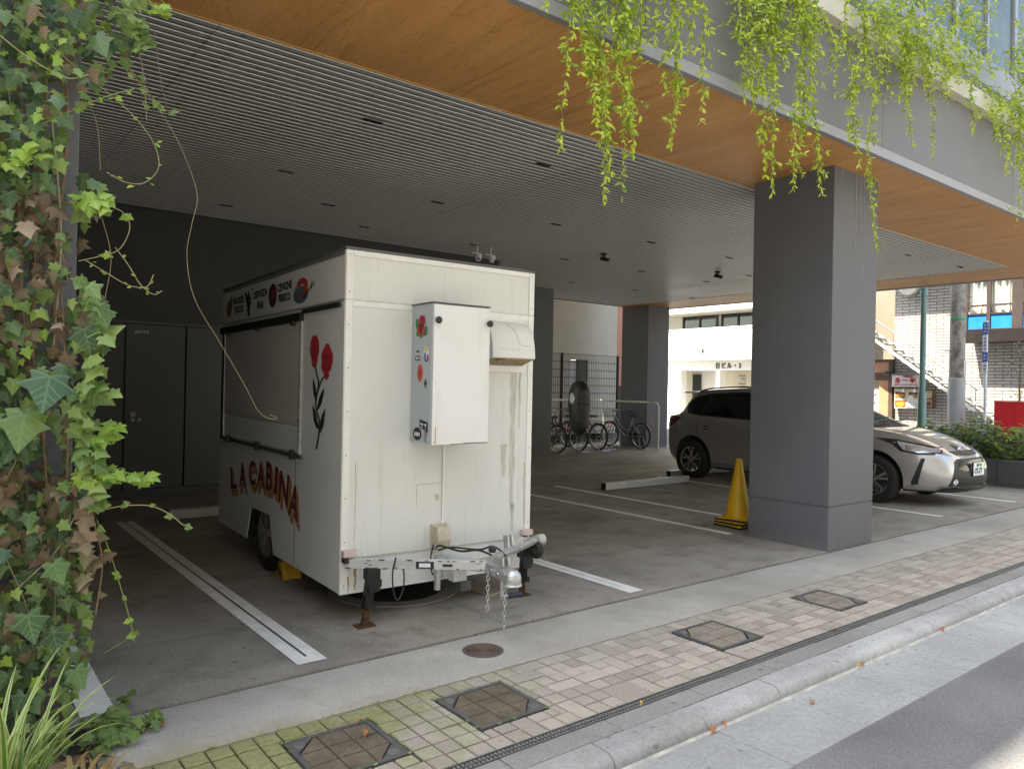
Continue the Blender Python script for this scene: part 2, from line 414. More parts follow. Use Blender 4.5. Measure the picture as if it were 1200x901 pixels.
# saw-cut control joints in the parking floor (thin open slots shown as dark strips)
b = MB()
for (x0, y0, x1, y1) in ((-8, 4.55, 14, 4.556), (7.345, 4.7, 7.352, 12), (-8, 8.9, 14, 8.906), (2.9, 3.7, 2.906, 4.54)):
    b.add([(x0, y0, .003), (x1, y0, .003), (x1, y1, .003), (x0, y1, .003)], [(0, 1, 2, 3)])
struct(b.build('floor_control_joint', simple('floor_cut', (.19, .172, .145), .9, var=.4, scale=3)))
# pavers: individual bevelled 10 cm stones, some doubled
cov = [(1.19, 1.58), (1.935, 2.325), (3.66, 4.065), (4.99, 5.37)]
CY0, CY1 = 2.625, 3.005
b = MB(); random.seed(3)
P = .0975; rows = 7; y0 = 2.447
def paver(b, xa, ya, xb, yb):
    g = .0042; e = .005; h = random.uniform(-.0022, .0012)
    xa += g; ya += g; xb -= g; yb -= g
    t = [random.uniform(-.0012, .0012) for _ in range(4)]
    vs = [(xa, ya, -.03), (xb, ya, -.03), (xb, yb, -.03), (xa, yb, -.03),
          (xa, ya, h-.004), (xb, ya, h-.004), (xb, yb, h-.004), (xa, yb, h-.004),
          (xa+e, ya+e, h+t[0]), (xb-e, ya+e, h+t[1]), (xb-e, yb-e, h+t[2]), (xa+e, yb-e, h+t[3])]
    b.add(vs, [(0, 1, 5, 4), (1, 2, 6, 5), (2, 3, 7, 6), (3, 0, 4, 7), (4, 5, 9, 8), (5, 6, 10, 9), (6, 7, 11, 10), (7, 4, 8, 11), (8, 9, 10, 11)])
used = set()
ncol = int((15.6+2.5)/P)
for r in range(rows):
    for c in range(ncol):
        if (r, c) in used: continue
        xa = -2.5+c*P; ya = y0+r*P; w = 1; h = 1
        q = random.random()
        if q < .06 and c+1 < ncol and (r, c+1) not in used: w = 2
        elif q < .10 and r+1 < rows and (r+1, c) not in used: h = 2
        elif q < .115 and r+1 < rows and c+1 < ncol and not {(r+1, c), (r, c+1), (r+1, c+1)} & used: w = h = 2
        hit = [(r+j, c+i) for j in range(h) for i in range(w)]
        used |= set(hit); rects = [(xa, ya, xa+w*P, ya+h*P)]
        for a, cc in cov:       # stones cut to fit round the iron frames
            X0, X1, Y0, Y1 = a-.004, cc+.004, CY0-.004, CY1+.004; out = []
            for (p0, q0, p1, q1) in rects:
                if p1 <= X0 or p0 >= X1 or q1 <= Y0 or q0 >= Y1: out.append((p0, q0, p1, q1)); continue
                if p0 < X0: out.append((p0, q0, X0, q1))
                if p1 > X1: out.append((X1, q0, p1, q1))
                m0, m1 = max(p0, X0), min(p1, X1)
                if q0 < Y0: out.append((m0, q0, m1, Y0))
                if q1 > Y1: out.append((m0, Y1, m1, q1))
            rects = out
        for (p0, q0, p1, q1) in rects:
            if p1-p0 > .016 and q1-q0 > .016: paver(b, p0, q0, p1, q1)
paved = b.build('sidewalk', 'paver'); struct(paved)
# kerbs, edging, gutter
random.seed(5)
b = MB(); e = MB(); g = MB()
J = 2.83; L = .598
for k in range(-12, 24):
    xa = J+k*L; xb = xa+L-.006; dz = random.uniform(-.002, .002)
    if xb > 15.7: break
    prof = [(2.105, -.16), (2.105, -.045), (2.112, -.022), (2.128, -.004), (2.15, .004), (2.245, .005), (2.25, 0.0), (2.25, -.16)]
    n = len(prof); vs = [(xa, y, z+dz) for y, z in prof]+[(xb, y, z+dz) for y, z in prof]
    b.add(vs, [tuple(range(n)), tuple(range(2*n-1, n-1, -1))]+[(i, i+n, (i+1) % n+n, (i+1) % n) for i in range(n)])
    xe = xa+.21
    e.box((xe, 2.258, -.16), (xe+L-.005, 2.378, .001+random.uniform(-.0015, .001)))
    xg = xa+.05
    g.box((xg, 1.70, -.16), (xg+L-.006, 2.085, -.056+random.uniform(-.001, .001)))
struct(b.build('kerb', 'kerb', smooth=True)); struct(e.build('kerb_edging', 'edging', bevel=.003)); struct(g.build('gutter', 'gutter', bevel=.004))
b = MB(); b.add([(-8, 2.080, -.0645), (15.7, 2.080, -.0645), (15.7, 2.108, -.052), (-8, 2.108, -.052)], [(0, 1, 2, 3)])
struct(b.build('gutter_mortar', simple('kerb_mortar', (.36, .345, .31), .9, var=.3, scale=9, bump=.3)))
# slot drain
dr = thing('slot_drain', 'narrow black slotted drain channel running between beige pavers and grey kerb stones', 'drain', (0, 2.412, 0))
b = MB(); b.box((-8, -.030, -.12), (15.6, -.024, .001)); b.box((-8, .024, -.12), (15.6, .030, .001)); b.box((-8, -.004, -.1), (15.6, .004, -.001)); b.build('channel_rail', 'plate_grey', dr)
b = MB()
for k in range(900):
    x = -3+k*.0205
    if x > 15.4: break
    b.box((x, -.0235, -.03), (x+.011, .0235, -.0035))
b.build('grating', simple('worn_grating', (.19, .19, .185), .6, .3, .3, 12), dr)
b = MB(); b.box((-8, -.0235, -.16), (15.6, .0235, -.06)); b.build('channel_floor', 'joint', dr)
# painted bay lines: sheets 4 mm above the floor
def line(x0, y0, x1, y1, mt='line'):
    b = MB(); b.add([(x0, y0, .004), (x1, y0, .004), (x1, y1, .004), (x0, y1, .004)], [(0, 1, 2, 3)])
    return struct(b.build('parking_line', mt))
b = MB(); b.add([(1.575, 3.79, .004), (1.742, 3.79, .004), (1.742, 8.62, .004), (1.575, 8.62, .004)], [(0, 1, 2, 3)])
struct(b.build('parking_line', 'line'))
b = MB(); b.add([(1.654, 3.88, .008), (1.664, 3.88, .008), (1.664, 8.6, .008), (1.654, 8.6, .008)], [(0, 1, 2, 3)])
struct(b.build('line_groove', 'joint'))
line(4.09, 3.75, 4.235, 8.62)
b = MB(); b.add([(4.155, 3.9, .008), (4.160, 3.9, .008), (4.160, 8.6, .008), (4.155, 8.6, .008)], [(0, 1, 2, 3)]); struct(b.build('line_groove', 'joint'))
line(6.60, 4.70, 6.70, 8.5); line(7.50, 4.95, 7.60, 8.5); line(9.84, 3.93, 9.94, 8.5); line(12.16, 3.88, 12.26, 8.5)
line(.56, 3.74, .70, 8.6)
# ---------------------------------------------------------------- the building over the parking bay
ZC = 3.65
bl = thing('apartment_building', 'grey building on square pillars with open parking bay under slatted ceiling and wood soffit', 'building', (7, 3.26, 0))
BI = Matrix.Translation((-7, -3.26, 0))
def part(b, name, mat, par=bl, **k):
    o = b.build(name, mat, None, **k); o.data.transform(BI if par is bl else Matrix.Identity(4)); o.parent = par; return o
# pillars with the groove at knee height
def pillar(x0, y0, x1, y1, groove=.415):
    b = MB(); g = .006
    b.box((x0, y0, -.02), (x1, y1, groove-.006)); b.box((x0+g, y0+g, groove-.006), (x1-g, y1-g, groove+.006)); b.box((x0, y0, groove+.006), (x1, y1, ZC+.2))
    return b
part(pillar(6.72, 3.672, 7.575, 4.54), 'pillar', 'grey', bevel=.006)
part(pillar(-.36, 3.672, .50, 4.50), 'pillar', 'grey', bevel=.006)
p2l = GX(728, 440, 14.52); p2r = GY(783, 440, 12.86)
part(pillar(14.52, 12.86, p2r.x, p2l.y), 'pillar', 'grey', bevel=.006)
# lime runs on the big pillar's street face
b = MB(); random.seed(12)
for px, y0, y1 in ((988, 193, 213), (1004, 205, 256), (1009, 205, 300), (1013, 207, 268), (1003, 258, 306), (1011, 310, 330)):
    t = GY(px, y0, 3.669); q = GY(px-1, y1, 3.669); w = .006
    b.add([(t.x-w, 3.669, t.z), (t.x+w, 3.669, t.z), (q.x+w*.5, 3.669, q.z), (q.x-w*.3, 3.669, q.z)], [(0, 1, 2, 3)])
part(b, 'lime_run', simple('lime_streak', (.30, .295, .29), .8, var=.3, scale=40))
# back wall, its return and the bicycle-yard pier
b = MB(); b.box((-8, 10.28, -.02), (7.75, 10.52, ZC+.2)); b.box((7.51, 10.525, -.02), (7.75, 12.24, ZC+.2)); part(b, 'back_wall', 'black_wall')
b = MB(); b.box((7.755, 12.25, -.02), (10.75, 12.9, ZC+.2)); part(b, 'bicycle_yard_wall', 'grey')
b = MB(); b.box((-.355, 4.505, -.02), (-.15, 10.275, ZC+.2)); b.box((-8, 3.85, -.02), (-.365, 4.1, ZC+.2)); part(b, 'side_wall', 'black_wall')
# steel store front: plinth, frame and four doors
b = MB(); b.box((-.14, 10.20, 2.19), (6.9, 10.278, 2.23)); b.box((-.14, 10.22, .0), (6.9, 10.278, .12))
part(b, 'door_frame', 'door_dark', bevel=.003)
xs = [-.1, .9, 1.93, 2.645, 3.72, 4.8, 5.9]
for i in range(len(xs)-1):
    b = MB(); b.box((xs[i]+.012, 10.225, .125), (xs[i+1]-.012, 10.272, 2.185))
    d = part(b, 'store_door', 'door_dark', bevel=.003)
    if i == 2:
        hx = xs[i]+.10; hb = MB()
        hb.lathe([(.0, -.012), (.034, -.012), (.034, 0)], (hx, 10.222, 1.06), 'Y', 20); hb.lathe([(0, -.02), (.022, -.02), (.022, -.01)], (hx, 10.215, .99), 'Y', 16); hb.lathe([(0, -.02), (.022, -.02), (.022, -.01)], (hx+.075, 10.215, .99), 'Y', 16)
        h = hb.build('handle', 'chrome'); h.data.transform(BI); h.parent = d
    if i == 2:
        sb = MB()
        def dab(x, z, w, h): sb.box((x, 10.2225, z), (x+w, 10.2245, z+h))
        for k, pat in enumerate(([0, 1, 2, 3, 5], [0, 2, 4, 6], [1, 2, 3, 6], [0, 3, 5, 6])):
            x = 2.04+k*.042; z = 2.075
            for t in pat:
                if t < 4: dab(x+(.002 if t % 2 else 0), z+t*.009, .032, .0035)
                else: dab(x+(t-4)*.013, z, .0035, .033)
        s_ = sb.build('door_sign', 'white_st'); s_.data.transform(BI); s_.parent = d
# slatted ceiling: metal slats along the street direction under a dark void
XA, XB, YA, YB = -4.2, 14.2, 4.655, 13.5
b = MB(); n = 0
PIT = .083
y = YA+.02
segs = [-4.2, -2.3, 1.36, 5.02, 8.68, 12.34, 14.2]
while y < YB:
    if not (y > 10.2 and False):
        for k in range(len(segs)-1):
            xa, xb = segs[k]+.002, segs[k+1]-.002
            if y+.05 > 10.28 and xb < 7.9: continue
            if y+.05 > 10.28 and xa < 7.76: xa = 7.76
            # U-shaped slat: flat face and a small lip coloured lighter as its lit edge
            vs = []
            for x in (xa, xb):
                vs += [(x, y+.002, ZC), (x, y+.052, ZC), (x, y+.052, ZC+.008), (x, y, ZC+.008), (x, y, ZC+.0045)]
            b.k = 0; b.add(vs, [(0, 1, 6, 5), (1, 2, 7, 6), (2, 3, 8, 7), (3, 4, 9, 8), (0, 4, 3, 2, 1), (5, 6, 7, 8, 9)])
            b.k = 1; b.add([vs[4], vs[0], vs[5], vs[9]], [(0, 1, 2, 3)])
    y += PIT
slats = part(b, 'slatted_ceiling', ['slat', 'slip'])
b = MB()
for X in segs[1:-1]:
    for dx in (0, .16):
        y = YA+.02; 
        while y < YB:
            if not (y+.05 > 10.28 and X < 7.9) and random.random() < .85: b.box((X+dx-.012, y+.010, ZC-.004), (X+dx+.012, y+.034, ZC-.0005))
            y += PIT
join(slats, part(b, 'slat_seam', simple('slat_joint_metal', (.24, .24, .23), .4, .5, .2, 20)))
b = MB(); b.box((XA, YA, ZC+.0085), (XB, 13.7, ZC+.17)); part(b, 'ceiling_void', 'slat_back')
# wood soffits along the street and along the east side, and their thin edge trim
b = MB(); b.box((-6, 3.30, ZC+.002), (14.19, YA-.022, ZC+.12)); b.box((14.195, 3.30, ZC+.002), (15.52, 13.7, ZC+.12))
part(b, 'wood_soffit', 'wood')
b = MB(); b.box((-6, YA-.020, ZC-.004), (14.19, YA-.004, ZC+.12)); b.box((14.172, YA, ZC-.003), (14.192, 13.6, ZC+.12)); part(b, 'soffit_trim', 'wood_edge')
b = MB(); b.box((14.52, 3.672, 4.0), (15.5, 12.8, 4.3)); 
# fascia: drip edge, grey band in panels, ledge, and the storey above
b = MB(); b.box((-6, 3.245, ZC-.012), (15.62, 3.296, ZC+.075)); b.box((15.53, 3.30, ZC-.012), (15.62, 13.7, ZC+.075)); part(b, 'drip_edge', 'edge_strip', bevel=.006)
b = MB()
px = [-6, -2.8, .4, 3.6, 6.8, 10.0, 13.2, 15.60]
for i in range(len(px)-1): b.box((px[i]+.003, 3.265, ZC+.077), (px[i+1]-.003, 3.6, 4.56))
b.box((15.2, 3.61, ZC+.077), (15.60, 13.7, 4.56))
part(b, 'fascia_panel', 'greyl', bevel=.004)
b = MB()
px = [-6+1.9*k for k in range(12)]
for i in range(len(px)-1):
    if px[i] < 15: b.box((px[i]+.002, 3.175, 4.563), (min(15.66, px[i+1]-.002), 3.75, 4.745))
part(b, 'ledge', 'ledge', bevel=.008)
b = MB(); b.box((-6, 3.34, 4.75), (15.6, 3.75, 5.02)); b.box((-6, 3.90, 4.75), (15.6, 4.1, 5.0)); part(b, 'planter_wall', 'grey', bevel=.005)
b = MB(); b.box((-6, 3.36, 5.025), (15.6, 3.72, 5.34)); part(b, 'window_sill', 'lgrey', bevel=.006)
b = MB(); b.box((-6, 4.12, 4.75), (15.6, 15.0, 4.95)); b.box((-6, 4.0, 7.6), (15.6, 4.4, 15.9)); b.box((15.2, 4.41, 4.96), (15.6, 15.0, 15.9)); b.box((-6, 14.6, 4.96), (15.1, 15.0, 15.9)); b.box((-6, 4.41, 15.9), (15.6, 12.5, 16.2)); part(b, 'upper_wall', 'greyl')  # unseen rear and height extended to keep sun off yard and lane
UPG = simple('upper_window_glass', (.09, .10, .085), .2, 0, .4, 2, spec=.12)
for i in range(11):
    x0 = -5.5+1.9*i
    b = MB(); b.box((x0, 3.80, 5.345), (x0+1.82, 3.815, 7.55)); w = part(b, 'window', UPG)
    b = MB()
    for a in (x0-.035, x0+.88, x0+1.815): b.box((a, 3.77, 5.345), (a+.05, 3.84, 7.56))
    b.box((x0, 3.775, 5.342), (x0+1.82, 3.845, 5.40)); b.box((x0, 3.775, 7.5), (x0+1.82, 3.845, 7.58))
    f = b.build('frame', 'lgrey'); f.data.transform(BI); f.parent = w
# recessed spotlights and sprinkler heads in the ceiling
spots = [(437, 142), (335, 201), (265, 241), (385, 240), (513, 237), (637, 193), (427, 266), (652, 263), (556, 287), (662, 304), (763, 284), (855, 302), (752, 318),
         (828, 330), (670, 331), (745, 340), (811, 349), (741, 357), (878, 323), (1064, 299), (1126, 313)]
for x, y in spots:
    p = GZ(x, y, ZC); b = MB()
    if p.y > 14 or p.x > 14.1: continue
    b.box((p.x-.085, p.y-.026, ZC-.005), (p.x+.085, p.y+.026, ZC-.001))
    b.lathe([(0, ZC-.012), (.014, ZC-.012), (.017, ZC-.004)], (p.x-.04, p.y, 0), n=12); b.lathe([(0, ZC-.012), (.014, ZC-.012), (.017, ZC-.004)], (p.x+.04, p.y, 0), n=12)
    part(b, 'ceiling_spotlight', 'ink')
# ceiling-mounted bullet cameras seen against the slats
for k, (x, y, lb) in enumerate(((708, 297, 'small grey bullet camera hanging under slatted ceiling between trailer and big pillar'), (841, 318, 'small grey bullet camera hanging under slatted ceiling close to the pillar, above white car'))):
    p = GZ(x, y, ZC); c = thing('security_camera', lb, 'camera', (p.x, p.y, ZC), 0, 'cameras under the slatted ceiling')
    b = MB(); b.lathe([(0, -.001), (.05, -.001), (.05, -.028), (.018, -.034), (.018, -.07), (0, -.07)], n=16); b.build('mount', 'blkp', c, smooth=True)
    b = MB(); b.tube([(-.02, .05, -.075), (.02, -.09, -.115)], .03, 14); b.build('camera_body', 'blkp', c, smooth=True)
    b = MB(); b.box((.02, -.02, -.1), (.08, .05, -.02)); b.build('junction_box', 'beigep', c, bevel=.006)
for k, (x, y, lb) in enumerate(((559, 303, 'white dome camera showing its black eye, fixed beside the ceiling above the trailer roof'), (575, 305, 'white dome camera turned away, fixed beside the ceiling just right of its twin'))):
    p = GY(x, y, 9.3); c = thing('dome_camera', lb, 'camera', (p.x, p.y, p.z+.075), 0, 'dome cameras over the trailer')
    b = MB(); b.box((-.16, -.012, -.012), (.06, .02, .02)); b.box((-.015, -.012, .03), (.015, .012, (ZC+.004-c.location.z)/.62)); b.build('bracket', 'white_st', c, bevel=.006)
    b = MB(); b.lathe([(.085, -.02), (.09, -.08), (.085, -.12), (.0, -.12)], (0, -.05, 0), n=20); b.lathe([(.075, -.118), (.066, -.16), (.04, -.19), (0, -.2)], (0, -.05, 0), n=20); b.build('housing', 'white_st', c, smooth=True)
    b = MB(); b.lathe([(.03, -.01), (.022, -.02), (0, -.024)], (0, 0, 0), 'Y', 14); o = b.build('lens', 'blkp', c); o.location = (-.03 if k == 0 else .05, -.115, -.150); c.scale = (.62,)*3
# ---------------------------------------------------------------- food trailer
TW, TL, Z0, Z1, ZS = 1.458, 2.85, .195, 2.33, 2.018
tr = thing('food_trailer', 'white street food trailer with red roses and arched lettering, its drawbar toward the street', 'trailer', (2.03, 4.26, 0), radians(-2.6))
Sd = lambda y0, z0: (lambda u, v, d: (-d, y0-u, z0+v))
Fr = lambda x0, z0, y=0: (lambda u, v, d: (x0+u, y-d, z0+v))
# shell: front, side with wheel arch notch, roof, back, far side
b = MB(); b.box((.004, 0, Z0), (TW-.004, .03, ZS-.004)); b.box((.004, 0.002, ZS+.004), (TW-.004, .03, Z1-.006)); front = b.build('front_panel', 'tfront', tr)
side = [(TL, Z0), (TL, ZS-.004), (.0, ZS-.004), (.0, Z0), (1.277, Z0), (1.39, .476), (1.864, .471), (1.975, Z0)]
b = MB(); b.prism(side, lambda u, v, d: (d, u, v), 0.0, .008); sidep = b.build('side_panel', 'tw', tr)
b = MB(); b.box((0.002, 0.032, ZS+.004), (.03, TL, Z1-.006)); signp = b.build('sign_panel', 'tw', tr)
b = MB(); b.prism(side, lambda u, v, d: (d, u, v), TW-.03, TW); b.box((TW-.03, .032, ZS+.004), (TW, TL, Z1-.006)); b.build('far_side_panel', 'tw', tr)
b = MB(); b.box((.032, TL-.03, Z0), (TW-.032, TL, Z1-.006)); b.build('back_panel', 'tw', tr)
b = MB(); b.box((-.006, -.006, Z1-.004), (TW+.006, TL+.006, Z1+.018)); b.build('roof', simple('trailer_roof_dark', (.10, .10, .10), .6), tr, bevel=.004)
b = MB(); b.box((.035, .04, Z0+.01), (TW-.035, 1.26, Z0+.05)); b.box((.035, 2.0, Z0+.01), (TW-.035, TL-.04, Z0+.05)); b.box((.2, 1.262, Z0+.01), (TW-.2, 1.998, Z0+.05)); b.build('floor_pan', 'blk', tr)
# aluminium trims with rivets
b = MB(); w = .045; t = .005
def tb(a, c): b.box(a, c)
for x in (0, TW-w):
    tb((x, -t, Z0-.003), (x+w, -.0005, ZS-.003)); tb((x, -t, ZS+.006), (x+w, -.0005, Z1+.012))
tb((w+.001, -t, Z1-.036), (TW-w-.001, -.0005, Z1+.012)); tb((w+.001, -t, ZS-.038), (TW-w-.001, -.0005, ZS-.004))
tb((-t, .0, Z0-.003), (-.0005, .012, ZS-.004)); tb((-t, .0, ZS+.006), (-.0005, .012, Z1-.004))
tb((w+.001, -.004, Z0-.003), (TW-w-.001, -.0005, Z0+.012))
b.build('corner_trim', 'trim', tr, bevel=.0015)
b = MB()
for x in (.022, TW-.022):
    for z in [Z0+.05+.27*k for k in range(7)]+[ZS+.05, Z1-.03]: b.lathe([(0, -.0065), (.003, -.006), (.004, -.0052)], (x, 0, z), 'Y', 8)
b.build('rivet', 'plate_grey', tr)
b = MB(); b.box((.002, -.003, ZS-.0035), (TW-.002, .02, ZS+.0055)); b.box((-.004, .002, ZS-.0035), (.02, TL, ZS+.0038)); b.build('seam_strip', 'galv', tr)
b = MB(); b.box((-.004, .002, Z1-.03), (-.0008, TL, Z1-.004)); b.build('roof_edge_trim', 'lgrey', tr)
# low horizontal lip of the front panel
b = MB(); b.box((.05, -.006, .405), (TW-.05, -.0005, .415)); b.box((.06, -.004, .30), (.062, -.0005, .404)); b.build('front_lip', 'stain', tr)
# grey water runs under the vent cowl and rust runs at the lower corners
b = MB(); random.seed(21)
def run(x, z0, z1, w, y=-.0012):
    n = 14; L = []; R = []
    for i in range(n+1):
        z = z0+(z1-z0)*i/n; ww = w*(1-.55*i/n)*random.uniform(.7, 1.25); c = x+random.uniform(-.004, .004)
        L.append((c-ww/2, y, z)); R.append((c+ww/2, y, z))
    vs = L+R; b.add(vs, [(i, i+1, n+2+i, n+1+i) for i in range(n)])
run(1.29, 1.60, .60, .06); run(1.345, 1.6, 1.2, .025); run(1.30, .66, .46, .035); run(1.215, 1.09, .86, .05)
b.build('water_stain', 'stain', tr)
b = MB(); run(.10, .36, .21, .022); run(.055, .30, .2, .012); run(.09, 1.0, .47, .004); run(1.40, .95, .5, .006)
b.build('rust_run', simple('rust_run', (.36, .23, .13), .8, var=.4, scale=50), tr)
# faint outline left by a removed sticker
b = MB(); b.box((.52, -.0012, .84), (.70, -.0006, .845)); b.box((.52, -.0012, .70), (.524, -.0006, .84)); b.cbox((.675, -.0012, .75), (.03, .001, .04)); b.build('sticker_residue', simple('glue_residue', (.52, .45, .35), .8, var=.3, scale=60), tr)
# equipment cabinet on the front wall
cab = MB().box((.462, -.27, 1.128), (.885, -.003, 2.012)).build('equipment_cabinet', 'tboxs', tr, bevel=.002)
b = MB(); b.box((.468, -.282, 1.124), (.889, -.271, 2.006)); b.build('cabinet_door', 'tbox', cab, bevel=.003)
b = MB(); b.box((.455, -.285, 2.012), (.892, -.002, 2.020)); b.build('cabinet_lid', 'plate_grey', cab)
for x in (.487, .872):
    b = MB(); b.lathe([(.010, -.283), (.010, -.296), (.020, -.299), (.023, -.312), (.013, -.318), (0, -.318)], (x, 0, 1.905), 'Y', 14); b.build('knob', 'blkp', cab, smooth=True)
b = MB(); b.box((.70, -.2835, 1.128), (.885, -.2822, 1.133)); b.box((.60, -.2835, 1.126), (.72, -.2822, 1.129)); b.build('edge_grime', 'rust', cab)
b = MB(); b.box((.49, -.2832, 1.14), (.4945, -.2822, 1.235)); b.box((.484, -.2832, 1.135), (.4945, -.2822, 1.14)); b.build('red_mark', 'red', cab)
# stickers on the cabinet's grey flank (x = .462, facing the store side)
Cf = lambda yc, zc: (lambda u, v, d: (.4605-d, yc-u, zc+v))
def patch(par, name, mat, fn, polys, d=.0006):
    b = MB()
    for o in polys: b.prism(o, fn, d-.0006, d)
    return b.build(name, mat, par)
f = Cf(-.135, 1.875)
patch(cab, 'rose_leaf', 'green_st', f, [ell(-.055, .012, .024, .04, 9, .3), ell(.052, -.035, .026, .034, 9, -.4), ell(-.045, -.045, .026, .022, 9), ell(.0, -.06, .02, .018, 8)])
patch(cab, 'rose_sticker', 'red', f, [ell(-.005, .02, .034, .05, 12), ell(.02, .03, .03, .035, 10), ell(-.02, -.02, .034, .036, 10), ell(.012, -.028, .032, .034, 10)], .0014)
patch(cab, 'rose_heart', 'maroon', f, [ell(.004, .012, .012, .02, 9), ell(.018, .02, .007, .016, 7, .5), ell(-.008, -.012, .006, .014, 7, -.5)], .002)
f = Cf(-.09, 1.69)
patch(cab, 'small_print_sticker', 'plate_grey', f, [[(-.03, .03), (.03, .03), (.0, .012)], [(-.03, -.035), (.03, -.035), (.03, -.005), (-.03, -.005)]])
patch(cab, 'small_print_detail', 'white_st', f, [ell(-.01, -.02, .009, .009, 8), ell(.016, -.018, .008, .006, 8)], .0014)
f = Cf(-.205, 1.69)
patch(cab, 'round_sticker', 'white_st', f, [ell(0, 0, .033, .055, 18)])
patch(cab, 'round_sticker_yellow', 'yellow_st', f, [ell(.0, .034, .018, .017, 9)], .0014); patch(cab, 'round_sticker_blue', 'blue_st', f, [ell(-.014, -.012, .013, .03, 9), ell(.0, -.04, .014, .010, 8)], .0014); patch(cab, 'round_sticker_red', 'red', f, [ell(.019, -.02, .011, .025, 9)], .0014)
f = Cf(-.125, 1.575); patch(cab, 'red_oval_sticker', simple('sticker_vermilion', (.62, .06, .045), .5), f, [ell(0, 0, .036, .057, 22)])
patch(cab, 'oval_print', 'maroon', f, [[(-.008, .03), (-.002, .03), (-.002, -.03), (-.008, -.03)], [(.003, .02), (.008, .02), (.008, -.02), (.003, -.02)]], .0014)
f = Cf(-.20, 1.51); patch(cab, 'diamond_sticker', 'green_st', f, [[(0, .032), (.02, 0), (0, -.032), (-.02, 0)]]); patch(cab, 'diamond_print', 'ink', f, [ell(0, 0, .012, .009, 8)], .0014)
f = Cf(-.19, 1.245); patch(cab, 'black_print_sticker', 'ink', f, [[(-.055, .036), (.05, .02), (.05, -.045), (.03, -.045), (.01, -.03), (-.055, -.02)]])
patch(cab, 'black_print_detail', 'white_st', f, [[(-.04, .012), (-.005, .007), (-.005, -.003), (-.04, .002)], ell(.022, .002, .012, .009, 8), [(-.04, -.010), (-.012, -.012), (-.012, -.018), (-.04, -.016)]], .0014)
f = Cf(-.105, 1.185); patch(cab, 'black_oval_sticker', 'ink', f, [ell(0, 0, .055, .042, 24)])
patch(cab, 'oval_lettering', 'white_st', f, [ell(-.028+.0185*k, -.002, .0075, .014, 8) for k in range(4)], .0014)
f = Cf(-.21, 1.19); patch(cab, 'grey_strip', 'lgrey', f, [[(-.012, .05), (.014, .05), (.014, -.05), (-.012, -.05)]])
# vent cowl
b = MB(); prof = []
N = 12
pts = [(.0, 1.955), (.035, 1.953), (.07, 1.942), (.105, 1.915), (.135, 1.872), (.155, 1.81), (.165, 1.75), (.168, 1.70), (.155, 1.692)]
x0, x1 = 1.0, 1.36
n = len(pts); vs = []
for x, s in ((x0, .93), (x0+.035, 1.0), (x1-.035, 1.0), (x1, .93)):
    for y, z in pts: vs.append((x, -y*s-.002, 1.63+(z-1.63)*(1 if s == 1 else .985)))
fs = [(i*n+k, i*n+k+1, (i+1)*n+k+1, (i+1)*n+k) for i in range(3) for k in range(n-1)]
base = [(x0, -.002, 1.655), (x1, -.002, 1.655)]
vs += base; fs += [tuple([4*n]+list(range(n))[::-1]), tuple(list(range(3*n, 4*n))+[4*n+1])]
b.add(vs, fs); hood = b.build('vent_cowl', 'hood', tr, smooth=True)
b = MB(); b.box((x0-.02, -.012, 1.60), (x1+.012, -.002, 1.648)); b.box((x0-.02, -.010, 1.956), (x1+.012, -.002, 1.985)); b.build('cowl_flange', 'trim', hood, bevel=.003)
b = MB()
A = Vector((x0+.01, -.012, 1.652)); U = Vector((1, 0, 0)); V = (Vector((x0+.01, -.158, 1.694))-A)
for k in range(20):
    for s in (0, 1):
        p = A+U*(.34*k/19-.0)+V*0; q = A+U*min(.34, max(0, .34*k/19+(.12 if s else -.12)))+V
        b.bar(p, q, .0045, .003)
b.build('cowl_grille', simple('dirty_grille', (.42, .33, .20), .7, var=.4, scale=40), hood)
b = MB(); b.add([A+Vector((0, 0, .012)), A+U*.34+Vector((0, 0, .012)), A+U*.34+V+Vector((0, 0, .012)), A+V+Vector((0, 0, .012))], [(0, 1, 2, 3)]); b.build('cowl_throat', 'blk', hood)
b = MB(); b.tube(catmull([(1.15, -.092, 1.932), (1.20, -.132, 1.886), (1.215, -.158, 1.81), (1.25, -.163, 1.785), (1.31, -.163, 1.785)]), .0022, 6); b.tube([(x0+.05, -.1675, 1.755), (x1-.01, -.1645, 1.755)], .0018, 6); b.build('cowl_seam', 'stain', hood)
# socket box and conduit
b = MB(); b.box((.712, -.012, .54), (.726, -.001, 1.12)); b.build('conduit', 'trim', tr, bevel=.002)
b = MB(); b.prism([(-.0, 0), (.07, 0), (.088, .06), (.06, .145), (.0, .15)], lambda u, v, d: (.645+d, -u-.001, .415+v), 0, .095); b.build('socket_box', 'beigep', tr, bevel=.008)
b = MB(); b.box((.63, -.012, .40), (.755, -.0015, .575)); b.build('socket_plate', 'beigep', tr, bevel=.004)
